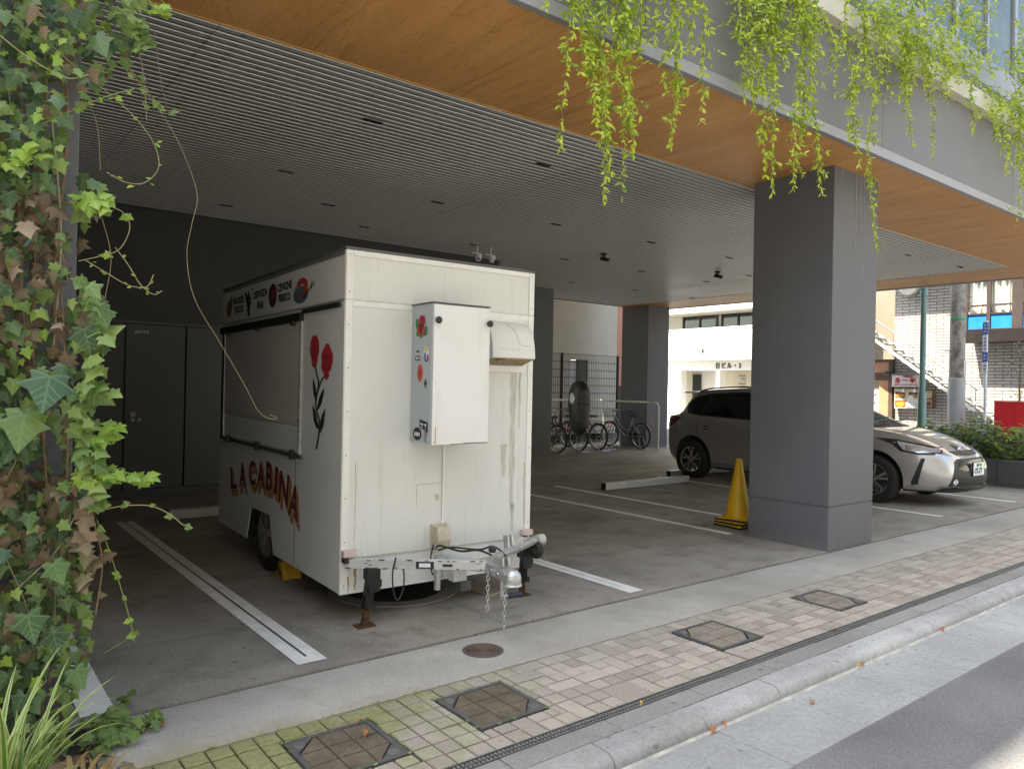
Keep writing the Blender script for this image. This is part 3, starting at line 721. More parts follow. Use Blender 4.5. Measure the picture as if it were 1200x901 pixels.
# ---- store-side flank: serving hatch, rails and paintings
b = MB(); b.box((-.014, .745, 1.205), (-.001, 2.69, 1.94)); hatch = b.build('serving_hatch', 'thatch', tr, bevel=.002)
b = MB(); b.box((-.010, .745, 1.005), (-.001, 2.69, 1.192)); b.build('counter_flap', 'tw', tr, bevel=.002)
b = MB(); b.box((-.02, .722, 1.0), (-.001, .742, 1.95)); b.box((-.02, 2.693, 1.0), (-.001, 2.713, 1.95)); b.build('hatch_post', 'galv', tr)
b = MB(); b.box((-.006, 2.72, .99), (-.001, 2.84, 1.95)); b.build('rear_post', 'plate_grey', tr)
b = MB(); b.box((-.03, .72, 1.925), (-.001, 2.83, 1.985)); b.box((-.02, .06, 1.975), (-.001, .718, 2.005))
b.build('awning_rail', 'blk', tr, bevel=.003)
b = MB()
for y in (.83, 1.65, 2.48): b.box((-.045, y, 1.90), (-.02, y+.05, 1.93)); b.box((-.035, y, .955), (-.002, y+.045, 1.02))
b.build('latch', 'blkp', tr, bevel=.003)
b = MB(); b.box((-.022, .69, .968), (-.001, 2.79, .992)); b.build('counter_rail', 'plate_grey', tr, bevel=.002)
b = MB(); b.box((-.0018, .823, .2), (-.0006, .828, .962)); b.build('panel_joint', 'joint', tr)
b = MB(); b.box((-.016, .75, 1.22), (-.0145, .77, 1.24)); b.build('hatch_screw', 'blkp', hatch)
# roses
f = Sd(0, 0)
def wob(cy, cz, ry, rz, n=26, a=.12, seed=1):
    random.seed(seed); return [(-(cy)+ry*cos(2*pi*k/n)*(1+random.uniform(-a, a)), cz+rz*sin(2*pi*k/n)*(1+random.uniform(-a, a))) for k in range(n)]
ros = MB()
ros.prism(wob(.505, 1.735, .085, .085, seed=3), f, 0, .0012); ros.prism(wob(.50, 1.655, .058, .055, seed=4), f, 0, .0016); ros.prism(wob(.285, 1.645, .10, .095, seed=5), f, 0, .0012); ros.prism(wob(.283, 1.72, .05, .035, seed=6), f, 0, .0016); ros.prism(wob(.285, 1.555, .045, .035, seed=8), f, 0, .0016)
rp = ros.build('rose_bloom', 'rose_red', tr)
pt = MB(); random.seed(2)
for cy, cz in ((.505, 1.72), (.285, 1.645)):
    for k in range(7):
        a = k*.9; r0 = .02+.009*k
        pts = [(-.0022, cy-r0*cos(a+t*.35)*.85, cz+r0*sin(a+t*.35)) for t in range(5)]
        pt.tube(pts, .0026, 5)
pt.build('petal_line', 'maroon', rp)
st = MB()
st.tube([tuple(p) for p in catmull([(-.002, .489, 1.62), (-.002, .44, 1.54), (-.002, .413, 1.49), (-.002, .455, 1.35), (-.002, .385, 1.245), (-.002, .39, 1.16), (-.002, .431, 1.06)])], .007, 6)
st.tube([tuple(p) for p in catmull([(-.002, .30, 1.545), (-.002, .37, 1.51), (-.002, .425, 1.44)])], .006, 6)
st.build('rose_stem', 'stemgreen', rp)
lf = MB()
def leaf2(y, z, L, w, ang):
    o = []
    for k in range(9): t = k/8; o.append((t*L, w*sin(pi*t)*(1-.3*t)))
    for k in range(7, 0, -1): t = k/8; o.append((t*L, -w*sin(pi*t)*(1-.3*t)))
    c, s_ = cos(ang), sin(ang); lf.prism([(-y+u*c-v*s_, z+u*s_+v*c) for u, v in o], f, 0, .0016)
leaf2(.45, 1.36, .19, .03, 2.0); leaf2(.44, 1.31, .20, .032, .9); leaf2(.43, 1.21, .17, .03, 2.15); leaf2(.385, 1.16, .20, .036, 1.1); leaf2(.385, 1.19, .14, .026, 2.6)
lf.build('rose_leaf', 'stemgreen', rp)
# arched lettering with ochre block shade
def glyph(ch, off):
    cu = bpy.data.curves.new('g', 'FONT'); cu.body = ch; cu.size = 1; cu.offset = off; cu.resolution_u = 4
    to = bpy.data.objects.new('g', cu); COL.objects.link(to)
    me = bpy.data.meshes.new_from_object(to.evaluated_get(bpy.context.evaluated_depsgraph_get()))
    vs = [v.co.copy() for v in me.vertices]; fs = [tuple(p.vertices) for p in me.polygons]
    bpy.data.objects.remove(to); bpy.data.curves.remove(cu); bpy.data.meshes.remove(me)
    return vs, fs
LT = [('L', 2.475, 2.29, .555, .745, -9), ('A', 2.215, 2.02, .60, .815, -6), ('C', 1.935, 1.75, .65, .852, -2), ('A', 1.71, 1.51, .66, .868, 0), ('B', 1.485, 1.325, .66, .880, 2), ('I', 1.275, 1.205, .652, .862, 4), ('N', 1.165, .955, .60, .838, 6), ('A', .94, .74, .53, .772, 9)]
sh = MB(); le = MB(); ol = MB()
for ch, ya, yb, za, zb, rot in LT:
    for mbx, off, dx, dz, dep in [(sh, .045, .012*k, -.013*k, .0008) for k in (1, 2, 3, 4)]+[(ol, .062, .004, -.005, .0012), (le, .035, 0, 0, .0020)]:
        vs, fs = glyph(ch, off)
        x0 = min(v.x for v in vs); x1 = max(v.x for v in vs); y0 = min(v.y for v in vs); y1 = max(v.y for v in vs)
        W = ya-yb; H = zb-za; gx = .05*(off-.035)*4; 
        c = cos(radians(-rot)); s_ = sin(radians(-rot)); out = []
        for v in vs:
            u = ((v.x-x0)/(x1-x0)-.5)*(W+gx); w_ = ((v.y-y0)/(y1-y0)-.5)*(H+gx)
            out.append((-dep-dx*.004, (ya+yb)/2-(u*c-w_*s_)-dx, (za+zb)/2+u*s_+w_*c+dz))
        mbx.add(out, fs)
le.build('lettering', 'maroon', tr); sh.build('letter_shade', 'orange_shadow', tr); ol.build('letter_outline', simple('beige_letter_outline', (.52, .40, .25), .6), tr)
# menu words and icons along the sign panel
def word(s_, ya, yb, za, zb, slant=0.0):
    cu = []; vs, fs = glyph(s_, .05)
    x0 = min(v.x for v in vs); x1 = max(v.x for v in vs); y0 = min(v.y for v in vs); y1 = max(v.y for v in vs)
    wb.add([(-.0002, ya-(v.x-x0)/(x1-x0)*(ya-yb), za+(v.y-y0)/(y1-y0)*(zb-za)+slant*(v.x-x0)/(x1-x0)) for v in vs], fs)
lets = []
wb = MB(); lets.append(wb)
word('RICOS', 2.50, 2.20, 2.175, 2.235); word('TACOS', 2.49, 2.20, 2.095, 2.155)
wb = MB(); lets.append(wb)
word('CERVEZA', 1.925, 1.55, 2.175, 2.235, .008); word('FRIA', 1.81, 1.63, 2.085, 2.145)
wb = MB(); lets.append(wb)
word('CEVICHE', 1.305, .985, 2.178, 2.238, .004); word('FRESCO', 1.275, 1.01, 2.098, 2.158)
for wb in lets: wb.build('menu_lettering', 'ink', signp)
f = Sd(0, 0)
def sp(name, mat, polys, d=.0012): return patch(signp, name, mat, lambda u, v, dd: (-dd+.0015, -u, v), polys, d)
sp('taco_icon', 'brownpaint', [ell(-2.64, 2.15, .085, .075, 16, .55), ell(-2.59, 2.21, .05, .045, 12, .4)])
sp('taco_filling', 'maroon', [ell(-2.665+.03*k, 2.12+.022*k, .010, .012, 7) for k in range(4)], .0018)
random.seed(9)
sp('grape_icon', 'darkblue', [ell(-2.045+random.uniform(-.06, .06)*(1-i/15), 2.225-.0125*i, .034, .020, 8) for i in range(14)]+[ell(-2.13, 2.235, .04, .018, 8, -.5), ell(-2.11, 2.205, .03, .014, 8, .4), ell(-2.06, 2.25, .012, .02, 6)])
sp('bottle_leaf', 'ink', [[(-1.99, 2.245), (-1.93, 2.268), (-1.93, 2.262), (-1.985, 2.238)], [(-1.935, 2.245), (-1.915, 2.285), (-1.908, 2.283), (-1.925, 2.243)], ell(-1.95, 2.27, .012, .006, 6)])
sp('chilli_icon', 'ink', [ell(-1.418, 2.165, .095, .092, 24)])
sp('chilli_fruit', 'maroon', [ell(-1.40, 2.172, .05, .066, 16, -.25)], .0018)
sp('chilli_gloss', 'red', [ell(-1.405+.02*k, 2.19-.02*k, .006, .03, 7, -.2) for k in range(2)], .0024)
sp('bowl_icon', 'tealbowl', [ell(-.80, 2.117, .15, .062, 26)])
arc = []
for k in range(15): a = radians(170-k*17); arc.append((-.775+.115*cos(a), 2.168+.066*sin(a)))
for k in range(14, -1, -1): a = radians(170-k*17); arc.append((-.775+.05*cos(a), 2.166+.024*sin(a)))
sp('prawn_icon', 'shrimp', [arc, [(-.90, 2.18), (-.955, 2.152), (-.88, 2.175)], ell(-.80, 2.10, .04, .02, 8, .5)], .0018)
sp('prawn_legs', 'ink', [[(-.74+.035*k, 2.098+.012*k), (-.715+.035*k, 2.12+.013*k), (-.705+.035*k, 2.116+.013*k), (-.725+.035*k, 2.092+.012*k)] for k in range(6)]+[[(-.62, 2.14), (-.575, 2.20), (-.567, 2.198), (-.605, 2.138)], ell(-.72, 2.10, .03, .01, 8, .4)], .0024)
# ---- wheels and arch lining
def wheel(par, x, y, r, w, out, n_spoke=5):
    t = MB(); s_ = out
    t.lathe([(r*.66, -w/2), (r*.80, -w/2-.004), (r*.93, -w/2+.004), (r, -w/2+.02), (r*1.0, w/2-.02), (r*.93, w/2-.004), (r*.80, w/2+.004), (r*.66, w/2)], (0, 0, 0), 'X', 44, closed=True)
    e = bpy.data.objects.new('wheel', None); COL.objects.link(e); e.parent = par; e.location = (x, y, r)
    ty = t.build('tyre', 'rubber', e, smooth=True)
    b = MB(); b.lathe([(r*.67, -w*.48), (r*.62, -w*.44), (r*.60, -w*.1), (r*.60, w*.4), (r*.67, w*.48)], (0, 0, 0), 'X', 36, cap=False)
    b.lathe([(.0, s_*w*.40), (r*.13, s_*w*.38), (r*.15, s_*w*.30)], (0, 0, 0), 'X', 16)
    for k in range(n_spoke):
        a = 2*pi*k/n_spoke+.3
        for da in ((-.16, .16) if n_spoke > 5 else (-.2, .2)):
            p = (s_*w*.33, cos(a+da*.6)*r*.10, sin(a+da*.6)*r*.10); q = (s_*w*.40, cos(a+da)*r*.63, sin(a+da)*r*.63)
            b.bar(p, q, r*(.085 if n_spoke > 5 else .10), r*.09, up=(1, 0, 0))
    b.build('rim', 'chrome', e, smooth=True)
    b = MB(); b.lathe([(0, -s_*w*.1), (r*.5, -s_*w*.1), (r*.5, -s_*w*.06), (0, -s_*w*.06)], (0, 0, 0), 'X', 24); b.build('brake_disc', 'plate_grey', e)
    return e
wheel(tr, .125, 1.62, .285, .165, -1); wheel(tr, TW-.125, 1.62, .285, .165, 1)
b = MB(); b.box((.032, 1.29, .20), (.24, 1.30, .56)); b.box((.032, 1.96, .2), (.24, 1.97, .56)); b.box((.24, 1.29, .2), (.25, 1.97, .57)); b.box((.032, 1.29, .56), (.25, 1.97, .57))
b.box((TW-.24, 1.29, .20), (TW-.032, 1.30, .56)); b.box((TW-.24, 1.96, .2), (TW-.032, 1.97, .56)); b.box((TW-.25, 1.29, .2), (TW-.24, 1.97, .57))
b.tube([(.2, 1.62, .285), (TW-.2, 1.62, .285)], .03, 10); b.build('wheel_housing', 'blk', tr)
# ---- A-frame drawbar
HX, HY = .725, -.62
b = MB(); b.bar((.035, -.012, .388), (HX-.03, HY+.03, .415), .05, .055); b.bar((TW-.035, -.012, .392), (HX+.03, HY+.03, .415), .05, .055)
b.bar((HX, 0.0, .33), (HX, HY+.10, .385), .09, .055); b.bar((HX, .1, .30), (HX, -.12, .30), .12, .12)
draw = b.build('drawbar', 'galvp', tr, bevel=.003)
b = MB(); random.seed(4)  # chipped paint baring rust along the beam
for k in range(26):
    t = random.random(); x = .035+(HX-.065)*t; y = -.012+(HY+.042)*t; z = .388+.027*t+random.choice((.027, .024, -.024, -.027, random.uniform(-.02, .02)))
    n = Vector((-.645, -.66, 0)).normalized() if False else Vector((-(HY+.042), (HX-.065), 0)).normalized()*-1
    c = Vector((x, y, z))+n*.0255; l = random.uniform(.004, .02)
    d = Vector((HX-.065, HY+.042, .027)).normalized()
    b.bar(c-d*l, c+d*l, .002, random.uniform(.003, .008))
join(draw, b.build('rusty_paint_chip', 'rust', None))
n = Vector((HY+.042, -(HX-.065), 0)).normalized(); d = Vector((HX-.065, HY+.042, .027)).normalized()
b = MB()
c = Vector((.035, -.012, .388))+d*.50+n*.028; b.bar(c-d*.055, c+d*.055, .006, .042); b2 = MB(); b2.bar(c-d*.035+n*.002, c+d*.035+n*.002, .006, .024)
b.build('rating_plate', 'blkp', draw); b = MB(); c = Vector((.035, -.012, .388))+d*.64+n*.028; b.bar(c-d*.03, c+d*.03, .004, .014)
b.build('type_plate', 'blkp', draw); b2.build('plate_face', 'white_st', draw)
# coupler
b = MB(); cp = [(HX-.002, HY+.12), (HX, HY-.04), (HX+.01, HY-.19)]
b.bar((HX-.005, HY+.10, .415), (HX, HY-.08, .398), .10, .06); b.bar((HX, HY-.06, .40), (HX+.003, HY-.16, .385), .085, .065)
b.lathe([(.0, .052), (.028, .048), (.048, .025), (.053, 0), (.052, -.032), (.058, -.036), (.058, -.042), (0, -.042)], (HX+.003, HY-.19, .378), 'Z', 22)
b.bar((HX-.02, HY-.02, .445), (HX-.02, HY-.13, .46), .012, .05); b.bar((HX+.02, HY-.02, .445), (HX+.02, HY-.13, .46), .012, .05)
cpl = b.build('coupler', 'galv', tr, bevel=.005)
b = MB()
for y, z in ((HY+.05, .415), (HY-.05, .402), (HY-.12, .395)):
    for s_ in (-1, 1): b.lathe([(0, .012), (.011, .012), (.011, 0)] if s_ > 0 else [(0, -.012), (.011, -.012), (.011, 0)], (HX+s_*.052, y, z), 'X', 6)
b.build('bolt', 'chrome', cpl)
# jockey wheel stowed along the right-hand beam, with its crank
b = MB(); A = Vector((HX+.02, HY+.02, .455)); B = Vector((TW-.10, -.20, .43))
b.tube([A, A.lerp(B, .8)], .024, 14); b.tube([A.lerp(B, .6), B], .031, 14)
b.bar(A.lerp(B, .35)+Vector((0, .03, -.02)), A.lerp(B, .35)+Vector((0, .05, .09)), .012, .05); b.bar(A.lerp(B, .45)+Vector((0, .03, -.02)), A.lerp(B, .45)+Vector((0, .05, .085)), .012, .05); b.cbox(A.lerp(B, .52)+Vector((0, .03, .045)), (.09, .07, .05))
jk = b.build('jockey_stand', 'galv', tr, smooth=True)
b = MB(); b.lathe([(.0, -.035), (.038, -.03), (.040, .025), (.025, .032), (0, .032)], B+Vector((.035, -.015, 0)), 'X', 20); b.build('stand_cap', simple('grey_cast_cap', (.45, .45, .40), .6, .2, .2, 12), jk, smooth=True)
b = MB(); b.lathe([(.03, -.024), (.054, -.022), (.060, -.010), (.060, .010), (.054, .022), (.03, .024)], B+Vector((-.01, -.03, -.065)), 'X', 26, closed=True); jw = b.build('jockey_wheel', 'rubber', jk, smooth=True)
b = MB(); b.lathe([(0, -.02), (.035, -.018), (.035, .018), (0, .02)], B+Vector((-.01, -.03, -.065)), 'X', 18); b.build('hub', 'rust', jw)
b = MB(); K = A+Vector((.0, -.03, .0)); b.tube([tuple(p) for p in catmull([K+Vector((0, .03, 0)), K, K+Vector((.0, -.03, -.01)), K+Vector((.005, -.035, -.05)), K+Vector((.005, -.04, -.20)), K+Vector((.02, -.045, -.215)), K+Vector((.05, -.05, -.22))])], .0085, 10); b.build('crank', 'galv', jk, smooth=True)
b = MB(); b.lathe([(0, 0), (.016, .002), (.018, .03), (.015, .05), (.018, .07), (.016, .10), (0, .103)], K+Vector((.045, -.05, -.222)), 'X', 14); b.build('crank_grip', simple('dark_blue_grip', (.018, .022, .035), .5), jk, smooth=True)
b = MB(); b.lathe([(0, -.012), (.02, -.006), (.025, .01), (.02, .026), (0, .032)], A+Vector((-.04, -.03, .05)), 'Z', 14); b.build('lever_knob', simple('blue_black_knob', (.012, .016, .03), .35), jk, smooth=True)
# corner steadies
def steady(xt, yt, xf, yf, name='steady_leg'):
    b = MB(); top = Vector((xt, yt, .36)); ft = Vector((xf, yf, .012)); dd = ft-top
    b.cbox((xt, yt, .335), (.085, .07, .075)); b.prism([(-.045, .0), (.05, .0), (.05, -.04), (.03, -.075), (-.03, -.075)], lambda u, v, d: (xt+u, yt-.036+d, .30+v), -.004, .012)
    b.bar(top+dd*.10, top+dd*.70, .055, .05); b.cbox(top+dd*.68+Vector((.018, 0, 0)), (.05, .06, .035)); b.bar(top+dd*.45+Vector((-.032, 0, 0)), top+dd*.70+Vector((-.032, 0, 0)), .012)
    o = b.build(name, 'blk', tr, bevel=.003)
    b = MB(); b.bar(top+dd*.66, ft, .04, .036); b.box((xf-.06, yf-.045, .0005), (xf+.06, yf+.045, .008)); b.build('rusty_foot', 'rust', o, bevel=.002)
steady(.155, -.125, .135, -.078); steady(1.325, -.125, 1.373, -.036)
# lamp blocks on the lower corners
for x in (.0, TW-.09):
    b = MB(); b.box((x+.002, -.045, .428), (x+.09, -.007, .468)); l = b.build('marker_lamp', 'pinkref', tr, bevel=.004)
    b = MB(); b.box((x+.004, -.06, .395), (x+.03, -.0065, .426)); b.build('lamp_bracket', 'blk', l)
# hanging cables and chains
b = MB(); q0 = Vector((.035, -.012, .388))+d*.30
b.tube([tuple(p) for p in catmull([q0+Vector((.02, .02, .028)), q0+Vector((-.005, -.03, .033)), q0+Vector((-.03, -.045, -.05)), q0+Vector((-.02, -.05, -.17)), q0+Vector((.02, -.03, -.215)), q0+Vector((.055, -.03, -.14)), q0+Vector((.05, -.03, -.02)), q0+Vector((.03, -.02, .03))])], .005, 8); b.build('breakaway_cable', 'cable', tr, smooth=True)
b = MB()
b.tube([tuple(p) for p in catmull([(.66, -.03, .42), (.62, -.16, .46), (.66, -.34, .455), (.72, -.45, .475), (.76, -.55, .455), (.74, -.60, .44)])], .007, 8)
b.tube([tuple(p) for p in catmull([(.68, -.03, .40), (.68, -.2, .45), (.75, -.42, .47), (.80, -.5, .50), (.84, -.58, .45), (.80, -.62, .43)])], .006, 8)
b.tube([tuple(p) for p in catmull([(.645, -.02, .44), (.61, -.05, .36), (.615, -.06, .27), (.64, -.05, .25), (.655, -.04, .30)])], .005, 8)
b.build('wiring_loom', 'cable', tr, smooth=True)
def chain(par, x, y, z0, n, L=.038):
    b = MB()
    for k in range(n):
        c = Vector((x, y, z0-k*L*.78)); pts = []
        for j in range(14):
            a = 2*pi*j/14; u = cos(a)*.0105; v = sin(a)*L*.5
            pts.append(c+(Vector((u, 0, v)) if k % 2 else Vector((0.7*u, u, v))))
        b.tube(pts, .0032, 6, closed=True)
    return b.build('safety_chain', 'galv', par, smooth=True)
chain(tr, HX-.075, HY-.05, .39, 8); 
chain(tr, HX-.015, HY-.14, .37, 11); chain(tr, HX+.055, HY-.01, .37, 6)
b = MB(); b.tube([(.60, -.16, .36), (.60, -.16, .18)], .022, 12); b.tube([(.57, -.16, .31), (.63, -.16, .31)], .006, 6); b.build('drop_tube', 'galv', tr, smooth=True)
b = MB(); b.box((.70, -.20, .22), (.80, -.12, .36)); b.build('chassis_bracket', 'galvp', tr, bevel=.004)
b = MB(); b.box((.745, -.215, .155), (.825, -.125, .219)); b.build('rubber_stop', 'plate_grey', tr, bevel=.004)
# yellow wheel chock
p = GZ(335, 676)
ck = thing('wheel_chock', 'scuffed yellow plastic chock wedged against the trailer wheel', 'wheel chock', (p.x+.02, p.y, 0), radians(-2.6))
b = MB(); b.prism([(-.13, 0), (.10, 0), (.10, .02), (.02, .125), (-.05, .125), (-.07, .06), (-.12, .02)], lambda u, v, d: (d, -u*.9, v), -.07, .07); b.build('wedge', 'chock', ck, bevel=.006)
b = MB(); 
for k in range(3): b.box((-.073, .0+.03*k-.03, .02+.02*k), (-.0705, .02+.03*k-.03, .05+.02*k))
b.build('grip_slot', 'blk', ck)
# ---------------------------------------------------------------- small things on the ground
PLUG = simple('plug_iron', (.14, .14, .135), .5, .4, .2, 20)
def cover(a, c, label):
    w = c-a; h = CY1-CY0
    t = thing('paver_manhole_cover', label, 'manhole cover', ((a+c)/2, (CY0+CY1)/2, 0), 0, 'square paver-filled covers in the pavement')
    b = MB(); fw = .022; x, y = w/2, h/2
    for p0, p1 in (((-x, -y), (x, -y+fw)), ((-x, y-fw), (x, y)), ((-x, -y+fw+.0005), (-x+fw, y-fw-.0005)), ((x-fw, -y+fw+.0005), (x, y-fw-.0005))): b.box((*p0, -.06), (*p1, .003))
    b.box((-x+fw, -y+fw, -.06), (x-fw, y-fw, -.012))
    for sx, sy in ((-1, 1), (1, -1)):
        cx, cy = sx*(x-fw), sy*(y-fw); b.prism([(cx, cy), (cx-sx*.095, cy), (cx, cy-sy*.095)], lambda u, v, d: (u, v, d), -.01, .0022)
    b.build('frame', 'plate_grey', t, bevel=.0015)
    for sx, sy in ((-1, 1), (1, -1)):
        b = MB(); cx, cy = sx*(x-fw-.03), sy*(y-fw-.03); b.lathe([(.026, .0025), (.024, .005), (.0, .005)], (cx, cy, 0), 'Z', 18); b.build('lifting_plug', PLUG, t)
    b = MB(); n = 3; s_ = (w-2*fw)/n
    for i in range(n):
        for j in range(n):
            x0 = -x+fw+i*s_+.003; y0 = -y+fw+j*(h-2*fw)/n+.003; x1 = x0+s_-.006; y1 = y0+(h-2*fw)/n-.006
            poly = [(x0, y0), (x1, y0), (x1, y1), (x0, y1)]
            if (i, j) == (0, n-1): poly = [(x0, y0), (x1, y0), (x1, y1), (x1-.012, y1)]
            if (i, j) == (n-1, 0): poly = [(x0, y0), (x0+.012, y0), (x1, y1), (x0, y1)]
            b.prism(poly, lambda u, v, d: (u, v, d), -.011, .0005+random.uniform(-.001, .001))
    b.build('paver_insert', COVM, t, bevel=.002)
    return t
def covmat(nm, c, d):
    q = NT(nm); v = q.coord(); f = q.noise(260, v, 2, .7); a = q.noise(7, v, 6, .65)
    x = q.mix(q.ramp(a, [(.35, 0), (.65, 1)]), c, d); x = q.mix(.7, x, q.ramp(f, [(.35, .1), (.65, .9)]), 'OVERLAY'); q.col(x); q.set(.9, 0, .2); q.bump(f, .5, .006); return q.m
CA = covmat('dark_worn_paver', (.085, .07, .05), (.15, .122, .09)); CB = covmat('light_worn_paver', (.27, .238, .198), (.18, .155, .122))
COVM = CA
cover(*cov[0], 'dark weathered square cover with mossy rim in pavement, nearest the ivy'); cover(*cov[1], 'dark mossy-rimmed square cover in the pavement, second from the ivy')
COVM = CB
cover(*cov[2], 'pale paver-filled square cover with black frame, in front of trailer drawbar side'); cover(*cov[3], 'pale paver-filled square cover with thin frame, nearest the big grey pillar')
# weeds in the cover joints
random.seed(31); b = MB()
for a, c in cov[:2]:
    for k in range(60):
        if random.random() < .5: x, y = random.uniform(a-.01, c+.01), random.choice((CY0-.008, CY1+.008))
        else: x, y = random.choice((a-.008, c+.008)), random.uniform(CY0, CY1)
        if random.random() < .55: continue
        for j in range(3):
            g = random.uniform(0, 6.3); r = random.uniform(.004, .010); u = Vector((cos(g), sin(g), .5)); w = Vector((-sin(g), cos(g), 0))*r*.45; p = Vector((x, y, .003))
            b.add([p, p+u*r*.6+w, p+u*r*1.3, p+u*r*.6-w], [(0, 1, 2, 3)])
for k in range(90):
    x = random.uniform(.9, 2.6); p0 = Vector((x, random.choice((3.132, 3.13, 2.492)), .003))
    if random.random() < (x-.6)/2.4: continue
    for j in range(3):
        g = random.uniform(0, 6.3); r = random.uniform(.004, .009); u = Vector((cos(g), sin(g), .6)); w = Vector((-sin(g), cos(g), 0))*r*.45
        b.add([p0, p0+u*r*.6+w, p0+u*r*1.3, p0+u*r*.6-w], [(0, 1, 2, 3)])
o = b.build('joint_weeds', simple('weed_green', (.16, .26, .03), .6, var=.4, scale=30)); stuff(o); tag(o, 'tiny bright weeds sprouting in the pavement joints', 'weeds')
p = GZ(566, 762)
mh = thing('round_manhole_cover', 'small round brown iron lid set in the concrete apron', 'manhole cover', (p.x, p.y, 0))
b = MB(); b.lathe([(.118, -.02), (.118, .003), (.108, .003), (.108, -.004)], n=48); b.build('rim', 'plate_grey', mh)
b = MB(); pr = [(.107, -.02), (.107, .0035)]
for k in range(7): r = .098-.013*k; pr += [(r, .0035), (r-.001, .001), (r-.005, .001), (r-.006, .0035)]
pr += [(0, .0035)]; b.lathe(pr, n=48); b.build('lid', 'browniron', mh)
# big ring cover under the trailer, and the plywood board lying beside it
rg = thing('ring_manhole_cover', 'large round cover with pale concrete ring in the floor under the trailer nose', 'manhole cover', (2.73, 4.83, 0))
b = MB(); b.lathe([(.36, .001), (.36, .006), (.47, .006), (.47, .001)], n=64, closed=True); b.build('concrete_ring', 'kerb', rg)
b = MB(); b.lathe([(.355, .001), (.35, .005), (0, .005)], n=64); b.build('lid', simple('damp_dark_lid', (.055, .05, .045), .6, .2, .4, 6), rg)
b = MB(); Q = [GZ(540, 688), GZ(575, 699), GZ(613, 683), GZ(580, 674)]; z = .012
b.prism([(q.x, q.y) for q in Q], lambda u, v, d: (u, v, d), .002, .012); o = b.build('plywood_board', 'plywood'); tag(o, 'flat plywood board lying on the floor under the trailer coupler', 'board')
# wheel stops
def stop(x0, x1, y, label, mt='galv'):
    t = thing('wheel_stop', label, 'wheel stop', (x0, y, 0), 0, 'wheel stops in the bays')
    b = MB(); b.box((0, -.05, .012), (x1-x0, .05, .115)); b.build('bar', mt, t, bevel=.006)
    b = MB(); b.box((-.004, -.045, .018), (-.001, .045, .11)); b.build('end_cap', 'blk', t)
    b = MB(); b.box((.0, -.045, .0), (.16, .045, .011)); b.box((x1-x0-.16, -.045, 0), (x1-x0, .045, .011)); b.build('foot_plate', 'blk', t)
stop(7.84, 9.74, 7.74, 'long galvanised wheel stop bar in the empty bay beside the white car')
stop(10.02, 11.9, 8.35, 'galvanised wheel stop bar behind the rear tyre of the white car')
p = GZ(199, 612); stop(2.06, 3.7, 8.5, 'pale wheel stop bar on the dark floor behind the trailer', simple('pale_stop_paint', (.42, .41, .39), .6))
# stacked yellow cones: each cone a thing, nested
for k, lb in enumerate(('bottom cone of the yellow stack beside the pillar, only its black-edged base showing', 'middle cone of the yellow stack, its base between two others', 'topmost yellow traffic cone of the stack beside the grey pillar, whole body showing')):
    c = thing('traffic_cone', lb, 'traffic cone', (7.13+.010*k, 4.95+.006*k, .034*k), .12*k-.1, 'stacked yellow cones')
    b = MB(); b.box((-.185, -.185, .001), (.185, .185, .018)); b.build('base_edge', 'blkp', c, bevel=.006)
    b = MB(); b.prism([(-.175, -.155), (-.155, -.175), (.155, -.175), (.175, -.155), (.175, .155), (.155, .175), (-.155, .175), (-.175, .155)], lambda u, v, d: (u, v, d), .0185, .031); b.build('base', 'yellow', c, bevel=.003)
    b = MB(); b.lathe([(.150, .0315), (.150, .05), (.138, .058), (.034, .66), (.030, .675), (.022, .68), (.020, .66), (.125, .0315)], n=40, closed=True); b.build('body', 'yellow', c, smooth=True)
# ---------------------------------------------------------------- fallen leaves
random.seed(8)
LM = [simple('dry_leaf_orange', (.34, .12, .035), .7, var=.3, scale=60), simple('dry_leaf_brown', (.30, .16, .07), .7, var=.3, scale=60), simple('dry_leaf_yellow', (.5, .34, .06), .7, var=.3, scale=60)]
def fallen(px, py, z, L, mt, label, rz):
    p = GZ(px, py, z); b = MB(); n = 8; vs = []
    for i in range(n+1):
        t = i/n; w = .33*L*sin(pi*min(1, t*1.02))**.8*(1-.35*t); zz = .012*sin(pi*t)+.004
        vs += [((t-.5)*L, -w, zz+.011*w/L*3), ((t-.5)*L, 0, zz), ((t-.5)*L, w, zz+.03*w/L)]
    fs = []
    for i in range(n): fs += [(3*i, 3*i+3, 3*i+4, 3*i+1), (3*i+1, 3*i+4, 3*i+5, 3*i+2)]
    b.add(vs, fs); b.tube([(-.5*L, 0, .004), (-.75*L, .004, .006)], .0012, 5)
    o = b.build('fallen_leaf', LM[mt], smooth=True); o.location = (p.x, p.y, z); o.rotation_euler = (0, 0, rz); tag(o, label, 'leaf', 'fallen leaves')
fallen(836, 857, -.055, .06, 0, 'orange fallen leaf in the gutter, the leftmost and largest one', .4); fallen(848, 850, -.055, .035, 0, 'small orange fallen leaf just behind the largest leaf in the gutter', 1.4)
fallen(1010, 779, -.055, .065, 1, 'brown curled fallen leaf against the kerb foot, midway along the gutter', .2); fallen(1006, 783, -.055, .035, 2, 'tiny yellow leaf beside the brown curled leaf in the gutter', 2.1)
fallen(1103, 738, -.055, .06, 0, 'orange fallen leaf against the kerb, farthest along the gutter', .9); fallen(952, 824, -.055, .05, 1, 'dark fallen leaf lying on a gutter slab away from the kerb', .3)
fallen(752, 826, .003, .03, 2, 'small yellow leaf lying on the edge of the slot drain', .5); fallen(186, 849, .003, .075, 1, 'pale brown curled leaf on the apron beside the creeper', 1.9)
